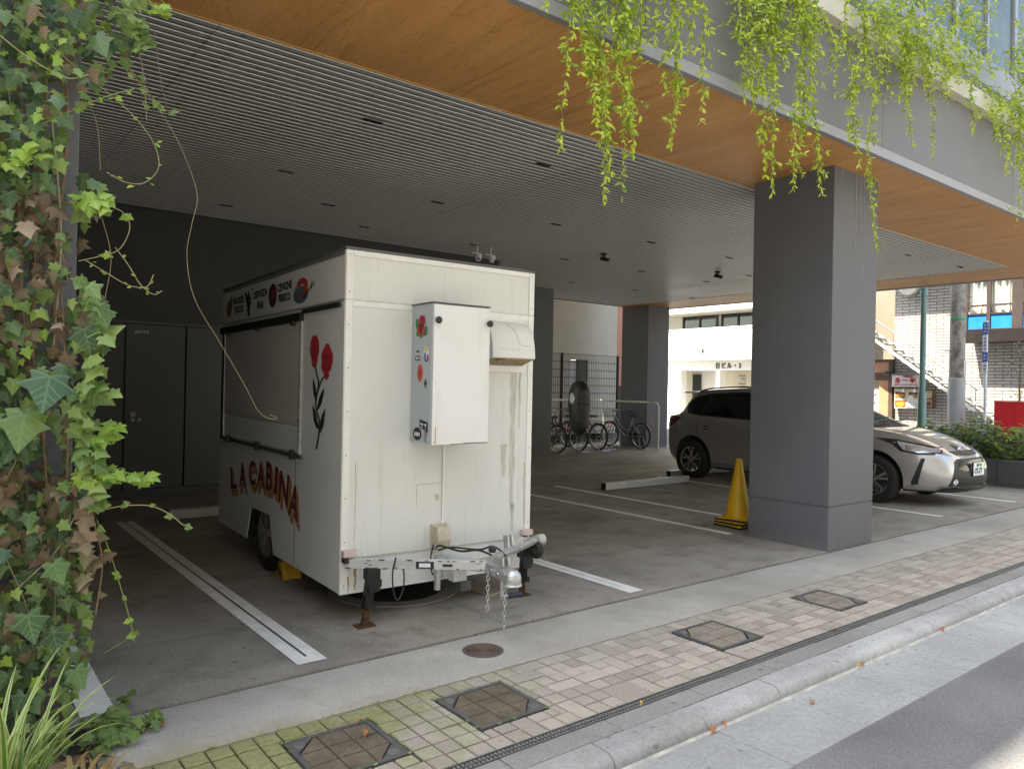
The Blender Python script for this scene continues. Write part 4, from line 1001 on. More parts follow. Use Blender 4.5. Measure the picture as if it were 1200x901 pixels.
fallen(421, 848, .004, .035, 0, 'orange leaf scrap on the dark cover nearest the ivy, the far one', .1); fallen(430, 861, .004, .045, 0, 'orange leaf scrap on the dark cover nearest the ivy, the near one', .7)
# ---------------------------------------------------------------- parked car
def carpaint():
    q = NT('pearl_silver_car_paint'); n = q.noise(900, q.coord(), 1, .5)
    q.col(q.mix(q.ramp(n, [(.3, 0), (.7, 1)]), (.46, .445, .435), (.55, .53, .52))); q.set(.28, .6, .5, 1.0); q.bsdf.inputs['Coat Roughness'].default_value = .04; return q.m
MT['car'] = carpaint()
MT['cglass'] = simple('tinted_car_glass', (.010, .011, .012), .04, 0, .02, 1, spec=.7)
MT['lens'] = simple('headlamp_clear_lens', (.55, .57, .58), .08, .35, .1, 30, coat=1)
MT['tail'] = simple('tail_lamp_red', (.18, .008, .010), .12, 0, .25, 40, coat=1)
CX, CY = 11.20, 4.02      # centre line x, nose y
CSY = 1.0
car = thing('parked_car', 'pearl silver hatchback estate car parked nose to the street behind the big grey pillar', 'car', (CX, CY, 0))
HALF = [(0, 0), (.22, .004), (.40, .025), (.56, .075), (.70, .17), (.80, .32), (.86, .56), (.885, .9), (.888, 1.3), (.888, 1.9), (.888, 2.5), (.888, 3.1), (.885, 3.6), (.875, 4.05), (.85, 4.4), (.79, 4.66), (.66, 4.80), (.45, 4.87), (.22, 4.89), (0, 4.895)]
def ringpts(fn):
    L = [fn(i, x, s) for i, (x, s) in enumerate(HALF)]
    return L+[(-p[0], p[1], p[2]) for p in L[-2:0:-1]]
def lerp_t(tab, s):
    for (a, va), (c, vc) in zip(tab, tab[1:]):
        if s <= c: return va+(vc-va)*max(0, (s-a)/(c-a))
    return tab[-1][1]
sill = [(0, .215), (.3, .20), (.8, .19), (4.2, .20), (4.7, .27), (4.9, .31)]
shld = [(0, .70), (.1, .715), (.3, .77), (.6, .84), (1.0, .90), (1.5, .945), (2.5, .975), (3.5, 1.00), (4.2, 1.03), (4.6, 1.05), (4.9, 1.04)]
def low(frac, bulge_in, nose_in, tail_in):
    def fn(i, x, s):
        z = lerp_t(sill, s)*(1-frac)+lerp_t(shld, s)*frac
        k = max(0, 1-s/.9); k2 = max(0, (s-4.2)/.7)
        sx = x*(1-bulge_in/.888*(1 if s > .3 else 1))
        return (sx, s+nose_in*k*(1-.25*min(1, x/.8))-tail_in*k2, z)
    return fn
belt = [(0, 1.10), (.30, 1.105), (.5, 1.13), (.63, 1.19), (.71, 1.30), (.755, 1.46), (.775, 1.62), (.785, 1.85), (.79, 2.1), (.79, 2.4), (.79, 2.75), (.79, 3.15), (.785, 3.55), (.775, 3.9), (.75, 4.2), (.70, 4.42), (.60, 4.56), (.42, 4.66), (.2, 4.70), (0, 4.71)]
beltz = [(1.0, 1.03), (1.4, 1.005), (1.9, 1.005), (3, 1.03), (4.2, 1.075), (4.8, 1.09)]
roof = [(0, 2.16), (.26, 2.17), (.42, 2.21), (.51, 2.28), (.55, 2.38), (.575, 2.50), (.585, 2.62), (.59, 2.74), (.595, 2.88), (.60, 3.05), (.60, 3.25), (.60, 3.46), (.595, 3.68), (.585, 3.92), (.57, 4.12), (.54, 4.27), (.46, 4.36), (.32, 4.40), (.16, 4.42), (0, 4.425)]
roofz = [(2.1, 1.455), (2.4, 1.50), (2.8, 1.535), (3.3, 1.535), (3.9, 1.505), (4.45, 1.455)]
nm = lambda tab, zt, dz=0: (lambda i, x, s: (tab[i][0], tab[i][1], lerp_t(zt, tab[i][1])+dz))
def mixr(A, B, t, dz=0, push=0):
    def fn(i, x, s):
        a = A(i, x, s); c = B(i, x, s); return (a[0]+(c[0]-a[0])*t, a[1]+(c[1]-a[1])*t, a[2]+(c[2]-a[2])*t+dz)
    return fn
sh_f = low(1, .035, .14, .03); be_f = nm(belt, beltz); ro_f = nm(roof, roofz)
def hoodmid(t, up):
    def fn(i, x, s):
        a = sh_f(i, x, s); c = be_f(i, x, s); k = max(0, min(1, (1.2-s)/1.0))
        z = a[2]+(c[2]-a[2])*t+up*k
        return (a[0]+(c[0]-a[0])*t, a[1]+(c[1]-a[1])*t, z)
    return fn
def roofin(t, up):
    def fn(i, x, s):
        a = ro_f(i, x, s); return (a[0]*t, a[1]+(min(4.1, max(2.7, a[1]))-a[1])*(1-t), a[2]+up)
    return fn
rings = [low(0, .09, .12, .10), low(.10, .03, .03, .03), low(.3, .004, .0, 0), low(.55, -.004, .0, 0), low(.80, .004, .035, 0), low(.94, .015, .09, .01), sh_f, hoodmid(.12, .035), hoodmid(.35, .075), hoodmid(.7, .07), be_f, mixr(be_f, ro_f, .5, .012), ro_f, roofin(.92, .018), roofin(.55, .038), roofin(.12, .045)]
R_ = [ringpts(f) for f in rings]; n = len(R_[0])
vs = [p for r in R_ for p in r]; fs = []
for a in range(len(R_)-1):
    for k in range(n): fs.append((a*n+k, a*n+(k+1) % n, (a+1)*n+(k+1) % n, (a+1)*n+k))
fs.append(tuple(range(n-1, -1, -1))); fs.append(tuple((len(R_)-1)*n+k for k in range(n)))
me = bpy.data.meshes.new('body'); me.from_pydata(vs, [], fs)
bm = bmesh.new(); bm.from_mesh(me); bmesh.ops.recalc_face_normals(bm, faces=bm.faces)
for f_ in bm.faces: f_.smooth = True
cl = bm.edges.layers.float.new('crease_edge')
for e_ in bm.edges:
    a, c = sorted((e_.verts[0].index//n, e_.verts[1].index//n))
    if a == c and a in (0, 10): e_[cl] = .6
    if a == c and a == 6: e_[cl] = .25
bm.to_mesh(me); bm.free(); me.materials.append(MT['car'])
body = link('body', me, None); sm = body.modifiers.new('s', 'SUBSURF'); sm.levels = sm.render_levels = 2
WY = (.98, 4.10); WR = .325
cut = MB()
for y in WY:
    for s_ in (-1, 1): cut.lathe([(0, s_*.62), (.385, s_*.62), (.385, s_*1.1), (0, s_*1.1)], (0, y, WR+.02), 'X', 40)
co = cut.build('cut', 'blk'); bo = body.modifiers.new('b', 'BOOLEAN'); bo.object = co; bo.operation = 'DIFFERENCE'; bo.solver = 'EXACT'
dg = bpy.context.evaluated_depsgraph_get()
dg.update(); ev = body.evaluated_get(dg); me2 = bpy.data.meshes.new_from_object(ev)
bpy.data.objects.remove(body); bpy.data.objects.remove(co)
bm = bmesh.new(); bm.from_mesh(me2)
for e_ in bm.edges:
    if len(e_.link_faces) == 2 and e_.calc_face_angle(0) > radians(35): e_.smooth = False
# black liner inside the wheel openings
me2.materials.clear(); me2.materials.append(MT['car']); me2.materials.append(MT['blkp'])
for f_ in bm.faces:
    c = f_.calc_center_median(); f_.material_index = 0
    for y in WY:
        if (Vector((0, c.y-y, c.z-WR-.02)).length < .383 and abs(c.x) < .89 and abs(c.x) > .6): f_.material_index = 1
    if c.z < .235 and f_.normal.z < -.6: f_.material_index = 1
bm.to_mesh(me2); bvh = BVHTree.FromBMesh(bm); bm.free(); me2.name = 'body'
body = link('body', me2, car)
SIDE = ((-2, 0, 0), (0, 1, 0), (0, 0, 1), (1, 0, 0))       # seen from -x (near side): u = y, v = z
FARS = ((2, 0, 0), (0, 1, 0), (0, 0, 1), (-1, 0, 0))
FRONT = ((0, -2, 0), (1, 0, 0), (0, 0, 1), (0, 1, 0))
REAR = ((0, 7, 0), (1, 0, 0), (0, 0, 1), (0, -1, 0))
TOP = ((0, 0, 3), (1, 0, 0), (0, 1, 0), (0, 0, -1))
d45 = Vector((.62, .78, -.08)).normalized(); u45 = Vector((.78, -.62, 0)).normalized()
CORN = (Vector((-.75, .25, .8))-d45*2, u45, (0, 0, 1), d45)
for FR in (SIDE, FARS):
    conform([(2.02, 1.045), (2.30, 1.245), (2.62, 1.42), (2.93, 1.45), (2.95, 1.05)], FR, bvh, .004, .08, 'side_window', 'cglass', car)
    conform([(3.0, 1.055), (2.98, 1.452), (3.45, 1.452), (3.86, 1.425), (3.98, 1.085)], FR, bvh, .004, .08, 'side_window', 'cglass', car)
    conform([(4.02, 1.09), (3.90, 1.42), (4.15, 1.385), (4.42, 1.27), (4.28, 1.13)], FR, bvh, .004, .06, 'quarter_window', 'cglass', car)
    b_ = conform([(1.98, 1.028), (2.25, 1.245), (2.58, 1.445), (2.95, 1.478), (3.45, 1.478), (3.9, 1.448), (4.17, 1.405), (4.47, 1.275), (4.30, 1.10), (3.98, 1.065), (3.0, 1.034)], FR, bvh, .002, .07, 'window_surround', 'blkp', car)
    for s0, s1, z0, z1 in ((2.955, 2.965, .30, 1.0), (4.00, 4.01, .62, 1.06), (1.90, 1.91, .3, .98)):
        conform([(s0, z0), (s1, z0), (s1, z1), (s0, z1)], FR, bvh, .0012, .07, 'door_seam', 'joint', car)
    conform([(1.9, .285), (4.0, .285), (4.0, .293), (1.9, .293)], FR, bvh, .0012, .1, 'sill_seam', 'joint', car)
    for s0 in (2.62, 3.72): 
        o_ = conform([(s0, .855), (s0+.20, .865), (s0+.21, .895), (s0+.02, .89)], FR, bvh, .022, .05, 'door_handle', 'car', car)
        conform([(s0+.05, .838), (s0+.14, .842), (s0+.14, .912), (s0+.05, .908)], FR, bvh, .0025, .05, 'handle_recess', 'blkp', car)
    conform([(1.45, .235), (3.75, .235), (3.75, .205), (1.45, .205)], FR, bvh, .01, .12, 'sill_skirt', 'blkp', car)
    # tail lamp wraps the corner
    conform([(4.36, 1.06), (4.53, 1.12), (4.68, 1.09), (4.80, .98), (4.80, .86), (4.62, .86), (4.46, .95)], FR, bvh, .006, .05, 'tail_lamp', 'tail', car)
    conform([(4.42, .80), (4.70, .80), (4.74, .805), (4.70, .815)], FR, bvh, .002, .05, 'bumper_seam', 'joint', car)
# front end
def L_(px, py, X): p = GX(px, py, X); return (p.y-CY, p.z)
hl = [(.98, .895), (.72, .89), (.44, .835), (.22, .77), (.19, .745), (.26, .705), (.42, .70), (.64, .735), (.74, .82)]
for FR in (SIDE, FARS):
    conform(hl, FR, bvh, .003, .035, 'headlight_housing', 'blkp', car)
    h = conform([(.70, .865), (.44, .815), (.26, .765), (.24, .735), (.42, .725), (.60, .755), (.66, .82)], FR, bvh, .0075, .03, 'headlight', 'lens', car)
    b_ = conform([(.58, .82), (.46, .79), (.47, .75), (.57, .77)], FR, bvh, .011, .03, 'lamp_projector', 'chrome', car)
    conform([(.385, .66), (.34, .655), (.42, .31), (.50, .29), (.50, .34), (.45, .45)], FR, bvh, .004, .04, 'bumper_vent', 'blkp', car)
    conform([(.1, .235), (.75, .225), (.75, .185), (.1, .19)], FR, bvh, .03, .06, 'splitter', 'blkp', car)
conform([(-.60, .30), (.60, .30), (.50, .62), (.42, .655), (-.42, .655), (-.50, .62)], FRONT, bvh, .005, .06, 'lower_grille', 'blkp', car)
conform([(-.70, .24), (.70, .24), (.66, .29), (-.66, .29)], FRONT, bvh, .035, .06, 'front_lip', 'blkp', car)
conform([(-.36, .50), (-.46, .52), (-.40, .63), (.40, .63), (.46, .52), (.36, .50)], FRONT, bvh, .009, .05, 'grille_gloss_panel', simple('gloss_black', (.015, .015, .016), .12, coat=1), car)
for z in (.335, .37, .405): conform([(-.45, z), (.45, z), (.45, z+.014), (-.45, z+.014)], FRONT, bvh, .012, .08, 'grille_bar', simple('satin_dark_bar', (.06, .06, .06), .3, .5), car)
for s_ in (-1, 1):
    conform([(p[0]*1+s_*.52, p[1]) for p in ell(0, .36, .035, .038, 14)], FRONT, bvh, .014, .04, 'fog_lamp', 'lens', car)
    conform([(s_*.50, .31), (s_*.58, .31), (s_*.47, .265), (s_*.2, .262), (s_*.2, .272), (s_*.45, .28)], FRONT, bvh, .016, .05, 'chrome_trim', 'chrome', car)
conform([(-.40, .745), (.40, .745), (.34, .70), (.12, .685), (-.12, .685), (-.34, .70)], FRONT, bvh, .004, .05, 'upper_grille', 'blkp', car)
conform(ell(0, .755, .092, .066, 22), FRONT, bvh, .006, .05, 'emblem_base', 'blkp', car)
# round emblem: ring with two crossing ovals
b = MB()
for rx, rz, c in ((.085, .058, 0), (.05, .024, .018), (.026, .05, 0)):
    b.tube([(rx*cos(t*2*pi/26), -.028-.0, .755+c+rz*sin(t*2*pi/26)) for t in range(26)], .0065, 8, closed=True)
em = b.build('emblem', 'chrome', car, smooth=True)
h_ = bvh.ray_cast(Vector((0, -2, .755)), Vector((0, 1, 0)))[0]
em.location = (0, h_.y+.012, 0)
# hood seams and cowl
for s_ in (-1, 1):
    conform([(s_*.60, .22), (s_*.607, .22), (s_*.735, 1.2), (s_*.728, 1.2)], TOP, bvh, .0012, .08, 'hood_seam', 'joint', car)
    conform([(s_*.30, .30), (s_*.33, .30), (s_*.50, 1.05), (s_*.49, 1.05)], TOP, bvh, .003, .08, 'hood_crease', 'car', car)
conform([(-.60, 1.20), (-.40, 1.155), (0, 1.135), (.40, 1.155), (.60, 1.20), (.46, 2.12), (.30, 2.16), (0, 2.17), (-.30, 2.16), (-.46, 2.12)], TOP, bvh, .004, .09, 'windscreen', 'cglass', car)
conform([(-.70, 1.19), (-.45, 1.09), (0, 1.06), (.45, 1.09), (.70, 1.19), (.62, 1.24), (.4, 1.17), (0, 1.15), (-.4, 1.17), (-.62, 1.24)], TOP, bvh, .003, .07, 'cowl_panel', 'blkp', car)
b = MB(); b.tube([(-.55, 1.17, 1.09), (-.1, 1.20, 1.125), (.12, 1.26, 1.16)], .009, 6); b.tube([(.05, 1.15, 1.10), (.5, 1.2, 1.11)], .009, 6); b.build('wiper', 'blkp', car)
conform([(-.44, 1.12), (.44, 1.12), (.36, 1.41), (-.36, 1.41)], REAR, bvh, .004, .08, 'rear_window', 'cglass', car)
b = MB(); b.prism([(-.50, 4.36), (.50, 4.36), (.46, 4.60), (-.46, 4.60)], lambda u, v, d: (u, v, d-.06*(v-4.3)), 1.462, 1.488); b.build('roof_spoiler', 'car', car, bevel=.01)
b = MB()
for s_ in (-1, 1): b.tube([tuple(p) for p in catmull([(s_*.575, 2.5, 1.50), (s_*.585, 2.7, 1.545), (s_*.59, 3.3, 1.565), (s_*.58, 3.9, 1.535), (s_*.57, 4.15, 1.49)])], .014, 8)
b.build('roof_rail', 'blkp', car, smooth=True)
for s_ in (-1, 1):
    b = MB(); b.lathe([(0, -.10), (.07, -.07), (.085, 0), (.07, .07), (0, .09)], (s_*.98, 1.98, 1.06), 'X', 16); b.bar((s_*.82, 1.95, 1.02), (s_*.95, 1.97, 1.04), .04, .03); b.build('door_mirror', 'car', car, smooth=True)
    for y in WY:
        e = wheel(car, s_*.795, y, WR, .205, s_, 5)
# licence plate
h_ = bvh.ray_cast(Vector((0, -2, .53)), Vector((0, 1, 0)))[0]
py_ = h_.y-.035
b = MB(); b.box((-.175, py_-.004, .43), (.175, py_+.03, .605)); lp = b.build('licence_plate', simple('plate_white', (.82, .83, .82), .45), car, bevel=.004)
b = MB(); b.box((-.185, py_-.001, .422), (.185, py_+.02, .612)); b.build('plate_holder', 'blkp', car)
PF = lambda x0, z0: (lambda u, v, d: (x0+u, py_-.0045-d, z0+v))
MT['plategreen'] = simple('plate_green_ink', (.01, .10, .045), .6)
text_mesh('plate_number', '77-77', .105, 'plategreen', PF(-.135, .455), lp, .004, sx=.95); text_mesh('plate_region', '品川 300', .045, 'plategreen', PF(-.09, .555), lp, .001)
text_mesh('plate_kana', 'さ', .04, 'plategreen', PF(-.172, .475), lp, .001)

car.scale = (1, CSY, 1)
# ---------------------------------------------------------------- bicycles and their yard
def bicycle(label, X, Y, frame_mt, lean=0.0, basket=True, cover=False, group='bicycles parked in the yard', rz=0.0, scale=1.0, colr='rubber'):
    t = thing('bicycle', label, 'bicycle', (X, Y, 0), rz, group); t.rotation_euler = (0, lean, rz); t.scale = (scale,)*3
    r = .325; wb = 1.07
    for k, y in enumerate((0, wb)):
        b = MB(); b.lathe([(r-.035, -.014), (r-.012, -.019), (r, 0), (r-.012, .019), (r-.035, .014)], (0, y, r), 'X', 40, closed=True)
        w = b.build('wheel', 'rubber', t, smooth=True)
        b = MB(); b.lathe([(r-.036, -.012), (r-.036, .012), (r-.055, .010), (r-.055, -.010)], (0, y, r), 'X', 40, closed=True); b.build('rim', 'alloy_dull', w, smooth=True)
        b = MB()
        for j in range(14):
            a = 2*pi*j/14; b.tube([(.02 if j % 2 else -.02, y+.02*cos(a+.5), r+.02*sin(a+.5)), (0, y+(r-.05)*cos(a), r+(r-.05)*sin(a))], .0016, 4, cap=False)
        b.tube([(-.05, y, r), (.05, y, r)], .022, 10); b.build('spokes', 'spoke', w)
        b = MB(); a0, a1 = ((.2, 2.75) if k == 0 else (.9, 3.0)); pr = []
        N = 14
        vs = []
        for j in range(N+1):
            a = a0+(a1-a0)*j/N
            for x, rr in ((-.03, r+.012), (-.018, r+.022), (.018, r+.022), (.03, r+.012)): vs.append((x, y+rr*cos(a) if k else y-rr*cos(a)*-1, r+rr*sin(a)))
        fs = [(j*4+i, j*4+i+1, (j+1)*4+i+1, (j+1)*4+i) for j in range(N) for i in range(3)]
        b.add(vs, fs); b.build('mudguard', 'spoke', t, smooth=True)
    b = MB(); BB = (0, .46, .29); HT = (0, .90, .80); HL = (0, .935, .68); ST = (0, .30, .72)
    b.tube([tuple(p) for p in catmull([HL, (0, .78, .50), (0, .60, .36), BB])], .017, 10); b.tube([tuple(p) for p in catmull([HT, (0, .74, .60), (0, .56, .47), (0, .40, .48)])], .014, 10)
    b.tube([BB, ST], .016, 10); b.tube([HT, HL], .02, 10)
    for x in (-.055, .055): b.tube([BB, (x*.9, 0, r)], .009, 8); b.tube([(0, .32, .66), (x*.9, 0, r)], .008, 8)
    fr = b.build('frame', frame_mt, t, smooth=True)
    b = MB()
    for x in (-.05, .05): b.tube([tuple(p) for p in catmull([(0, .93, .70), (x, .95, .62), (x, 1.03, .42), (x, wb, r)])], .010, 8)
    b.build('fork', 'spoke', t, smooth=True)
    b = MB(); b.tube([(0, .90, .8), (0, .875, .93)], .012, 8); b.tube([tuple(p) for p in catmull([(-.29, .66, .93), (-.27, .78, .95), (-.12, .90, .96), (0, .89, .935), (.12, .90, .96), (.27, .78, .95), (.29, .66, .93)])], .011, 8); hb = b.build('handlebar', 'chrome', t, smooth=True)
    b = MB()
    for s_ in (-1, 1): b.tube([(s_*.288, .70, .937), (s_*.29, .59, .925)], .017, 10); b.tube([(s_*.27, .80, .94), (s_*.28, .70, .905)], .006, 6)
    b.build('grip', 'blkp', hb, smooth=True)
    b = MB(); b.prism([(-.02, .14), (.02, .14), (.035, .02), (.11, -.09), (.09, -.14), (-.09, -.14), (-.11, -.09), (-.035, .02)], lambda u, v, d: (u, .27+v, d-.02*abs(u)*5), .80, .855); b.build('saddle', 'blkp', t, smooth=True, bevel=.015)
    b = MB(); b.tube([ST, (0, .27, .80)], .012, 8); b.build('seat_post', 'chrome', t)
    b = MB()
    for x in (-.06, 0, .06): b.tube([(x, -.30, .70), (x, .20, .70)], .006, 6)
    for y in (-.3, -.12, .06, .2): b.tube([(-.07, y, .70), (.07, y, .70)], .005, 6)
    for s_ in (-1, 1): b.tube([(s_*.06, -.18, .70), (s_*.055, 0, r)], .005, 6)
    b.build('carrier', 'spoke', t)
    b = MB(); b.lathe([(.085, -.004), (.085, .004), (.07, .004), (.07, -.004)], (.05, .46, .29), 'X', 26, closed=True); b.bar((.06, .46, .29), (.065, .43, .13), .012); b.bar((-.06, .46, .29), (-.065, .49, .45), .012); b.tube([(.05, .46, .37), (.05, 0, .37), (.05, -.05, .33), (.05, 0, .28), (.05, .46, .21)], .005, 5)
    ck = b.build('crankset', 'plate_grey', t); b = MB(); b.cbox((.115, .43, .13), (.09, .07, .022)); b.cbox((-.115, .49, .45), (.09, .07, .022)); b.build('pedal', 'blkp', ck)
    b = MB(); b.box((.038, -.02, .26), (.06, .52, .40)); b.build('chain_case', 'blkp', t, bevel=.01)
    b = MB(); b.cbox((0, -.335, .60), (.05, .02, .045)); b.build('rear_reflector', simple('reflector_red', (.7, .02, .03), .3), t, bevel=.006)
    b = MB()
    for s_ in (-1, 1): b.tube([(s_*.07, .0, r), (s_*.12, -.1, .015)], .008, 6)
    b.tube([(-.12, -.1, .012), (.12, -.1, .012)], .008, 6); b.build('kickstand', 'alloy_dull', t)
    if basket:
        b = MB(); P0 = [(-.15, .97), (.15, .97), (.13, 1.22), (-.13, 1.22)]
        for z, k in ((.97, 1.08), (.88, 1.0), (.80, .95), (.74, .9)):
            pts = [(x*k, 1.08+(y-1.08)*k, z) for x, y in P0]; b.tube(pts, .0045, 5, closed=True)
        for (xa, ya), (xb, yb) in zip(P0, P0[1:]+P0[:1]):
            for j in range(6):
                u = j/6; x = xa+(xb-xa)*u; y = ya+(yb-ya)*u
                b.tube([(x*1.08, 1.08+(y-1.08)*1.08, .97), (x*.9, 1.08+(y-1.08)*.9, .74)], .0028, 4)
        b.build('basket', 'plate_grey', t)
    if cover:
        b = MB(); rings = []
        for z, w, y0, y1 in ((.42, .10, -.17, .14), (.55, .17, -.26, .22), (.80, .20, -.30, .26), (1.15, .215, -.33, .28), (1.45, .20, -.32, .24), (1.60, .15, -.26, .16), (1.66, .07, -.16, .06)):
            rings.append([(w*cos(a)*(1 if abs(cos(a)) < .75 else .97), (y0+y1)/2+(y1-y0)/2*sin(a), z) for a in [2*pi*k/20 for k in range(20)]])
        vs = [p for q_ in rings for p in q_]; n = 20
        b.add(vs, [(i*n+k, i*n+(k+1) % n, (i+1)*n+(k+1) % n, (i+1)*n+k) for i in range(len(rings)-1) for k in range(n)]+[tuple(range(n-1, -1, -1)), tuple((len(rings)-1)*n+k for k in range(n))])
        cv = b.build('child_seat_rain_cover', simple('grey_nylon', (.03, .029, .028), .5, 0, .25, 5, .2), t, smooth=True)
        bm = bmesh.new(); bm.from_mesh(cv.data); bv = BVHTree.FromBMesh(bm); bm.free()
        conform(ell(.05, 1.26, .085, .13, 16), ((-2, -.05, 0), (0, 1, 0), (0, 0, 1), (1, 0, 0)), bv, .006, .06, 'cover_window', simple('clear_vinyl', (.62, .66, .68), .1, 0, .3, 12, coat=1), cv)
        conform([(-.18, .58), (.18, .58), (.16, 1.45), (-.16, 1.45)], ((0, -2, 0), (1, 0, 0), (0, 0, 1), (0, 1, 0)), bv, .005, .06, 'rear_panel', simple('light_grey_nylon', (.085, .08, .075), .55, 0, .25, 5), cv)
        conform([(-.19, 1.13), (.19, 1.10), (.19, 1.12), (-.19, 1.15)], ((0, -2, 0), (1, 0, 0), (0, 0, 1), (0, 1, 0)), bv, .010, .06, 'strap', 'blk', cv)
    return t
SF = simple('silver_cycle_frame', (.42, .42, .42), .3, .6, .05, 8); DF = simple('black_cycle_frame', (.03, .03, .032), .35, .2, .1, 8); BF = simple('bronze_cycle_frame', (.10, .08, .06), .35, .4, .1, 8)
bicycle('silver step-through bicycle with front basket leaning in front of the dark square pillar', 14.02, 12.60, SF, .03, True, False)
bicycle('black bicycle carrying a tall grey child-seat rain cover with clear window', 12.10, 12.80, DF, -.03, True, True)
bicycle('dark bicycle with red rear reflector, standing just right of the covered child seat', 12.80, 12.86, BF, .02, True, False)
bicycle('dark bicycle half hidden behind the grey wall end, left of the covered child seat', 11.22, 12.58, DF, .05, True, False)
for X, Y, lb in ((14.02, 13.40, 'low steel cycle stand hoop under front wheel of silver bicycle'), (12.10, 12.66, 'low steel cycle stand hoop behind bicycle with child-seat cover'), (12.80, 12.7, 'low steel cycle stand hoop behind bicycle with red reflector'), (13.2, 12.9, 'low empty steel cycle stand hoop between dark bicycle and silver bicycle')):
    b = MB(); b.tube([tuple(p) for p in catmull([(-.11, 0, 0), (-.11, 0, .16), (-.06, 0, .22), (.06, 0, .22), (.11, 0, .16), (.11, 0, 0)])], .011, 8); b.tube([(-.14, -.12, .012), (.14, -.12, .012)], .01, 6); b.tube([(0, -.12, .012), (0, .3, .012)], .01, 6)
    o = b.build('cycle_stand', 'alloy_dull', smooth=True); o.location = (X, Y, 0); tag(o, lb, 'cycle stand', 'cycle stands in the yard')
rl = thing('pipe_railing', 'white bent pipe railing behind the bicycles', 'railing', (0, 0, 0))
b = MB(); RX, RY, zr = 14.42, 12.38, 1.17
b.tube([(RX, RY, 0), (RX, RY, zr-.14)]+[(RX, RY+.14-.14*cos(a), zr-.14+.14*sin(a)) for a in (.3, .6, .9, 1.2, 1.57)]+[(RX, 14.6, zr)]+[(RX-.12+.12*cos(a), 14.6+.12*sin(a), zr) for a in (.4, .8, 1.2, 1.57)]+[(10.9, 14.72, zr)], .027, 12)
for x, y in ((RX, 14.3), (12.9, 14.72), (11.4, 14.72)): b.tube([(x, y, 0), (x, y, zr)], .022, 10)
b.build('rail', simple('white_pipe_paint', (.66, .62, .55), .4, 0, .1, 6), rl, smooth=True)
# mesh fence along the yard's back edge, neighbour's plastered house, brick house strip
FY = 14.9
fn = thing('mesh_fence', 'dark wire mesh fence with black posts in front of the neighbour plaster wall', 'fence', (0, 0, 0))
fa = GY(640, 450, FY).x; fb = GY(723.5, 450, FY).x; zt = GY(690, 416.5, FY).z
b = MB(); x = fa
while x < fb: b.tube([(x, FY, .25), (x, FY, zt)], .0045, 5); x += .066
z = .3
while z < zt: b.tube([(fa, FY-.008, z), (fb, FY-.008, z)], .0045, 5); b.tube([(fa, FY+.008, z+.02), (fb, FY+.008, z+.02)], .0045, 5); z += .21
b.build('wire_mesh', 'blk', fn)
for xx in (GY(658, 450, FY).x, fb):
    b = MB(); b.box((xx-.03, FY-.03, 0), (xx+.03, FY+.03, zt+.03)); b.build('post', 'blk', fn, bevel=.004)
b = MB(); b.box((8, FY-.08, 0), (fb+.05, FY+.12, .24)); b.build('kerb_wall', 'grey', fn, bevel=.006)
NY = 15.6
nb = thing('neighbour_house', 'pale plastered neighbour house wall with tall narrow window behind the mesh fence', 'house', (12, NY, 0)); nb.location = (0, 0, 0)
nx = GY(722.5, 430, NY).x
PL = simple('beige_plaster', (.52, .485, .42), .9, 0, .07, 2.2, .5, fine=.25)
wxa, wxb, wxc = GY(668.5, 440, NY).x, GY(678, 440, NY).x, GY(689, 440, NY).x; wz1 = GY(679, 421.5, NY).z; wz0 = GY(679, 475, NY).z
b = MB(); b.box((6, NY, 0), (wxa, NY+.3, 8)); b.box((wxc, NY, 0), (nx, NY+.3, 8)); b.box((wxa, NY, wz1), (wxc, NY+.3, 8)); b.box((wxa, NY, 0), (wxc, NY+.3, wz0)); b.box((nx-.3, NY+.31, 0), (nx, NY+6, 8)); b.build('wall', PL, nb)
b = MB(); b.box((wxa+.02, NY+.10, wz0), (wxb, NY+.13, wz1-.02)); w = b.build('window', simple('sky_bright_pane', (.72, .76, .80), .3, 0, .08, 3), nb)  # pale pane colour stands in for the bright sky reflection
b = MB(); b.box((wxb+.002, NY+.04, wz0), (wxc-.01, NY+.12, wz1)); 
b.build('louvre', simple('grey_louvre', (.20, .195, .19), .6, .2, .1, 4), nb)
b = MB(); z = wz0
while z < wz1: b.box((wxb+.01, NY+.02, z), (wxc-.02, NY+.036, z+.03)); z += .06
b.build('louvre_blade', 'plate_grey', nb)
def tilemat(name, c, mortar, w, h, ax, off=.5, mw=.012, var=.12):
    q = NT(name); sp = q.n('ShaderNodeSeparateXYZ'); q.l(q.tc.outputs['Object'], sp.inputs[0]); cb = q.n('ShaderNodeCombineXYZ')
    q.l(sp.outputs[ax], cb.inputs[0]); q.l(sp.outputs[2], cb.inputs[1])
    br = q.n('ShaderNodeTexBrick'); br.offset = off; br.inputs['Scale'].default_value = 1; br.inputs['Brick Width'].default_value = w; br.inputs['Row Height'].default_value = h
    br.inputs['Mortar Size'].default_value = mw; br.inputs['Mortar Smooth'].default_value = .1; br.inputs['Bias'].default_value = 0
    br.inputs['Color1'].default_value = (*[x*(1-var) for x in c], 1); br.inputs['Color2'].default_value = (*[min(1, x*(1+var)) for x in c], 1); br.inputs['Mortar'].default_value = (*mortar, 1)
    q.l(cb.outputs[0], br.inputs['Vector']); a = q.noise(1.2, q.coord(), 5, .6)
    q.col(q.mix(q.ramp(a, [(.35, .25), (.7, 0)]), br.outputs['Color'], tuple(x*.7 for x in c))); q.set(.45, 0, .4)
    q.bump(br.outputs['Fac'], -.5, .01); return q.m
bh = thing('brick_house', 'strip of red brick house seen between plaster wall and dark square pillar', 'house', (0, 0, 0))
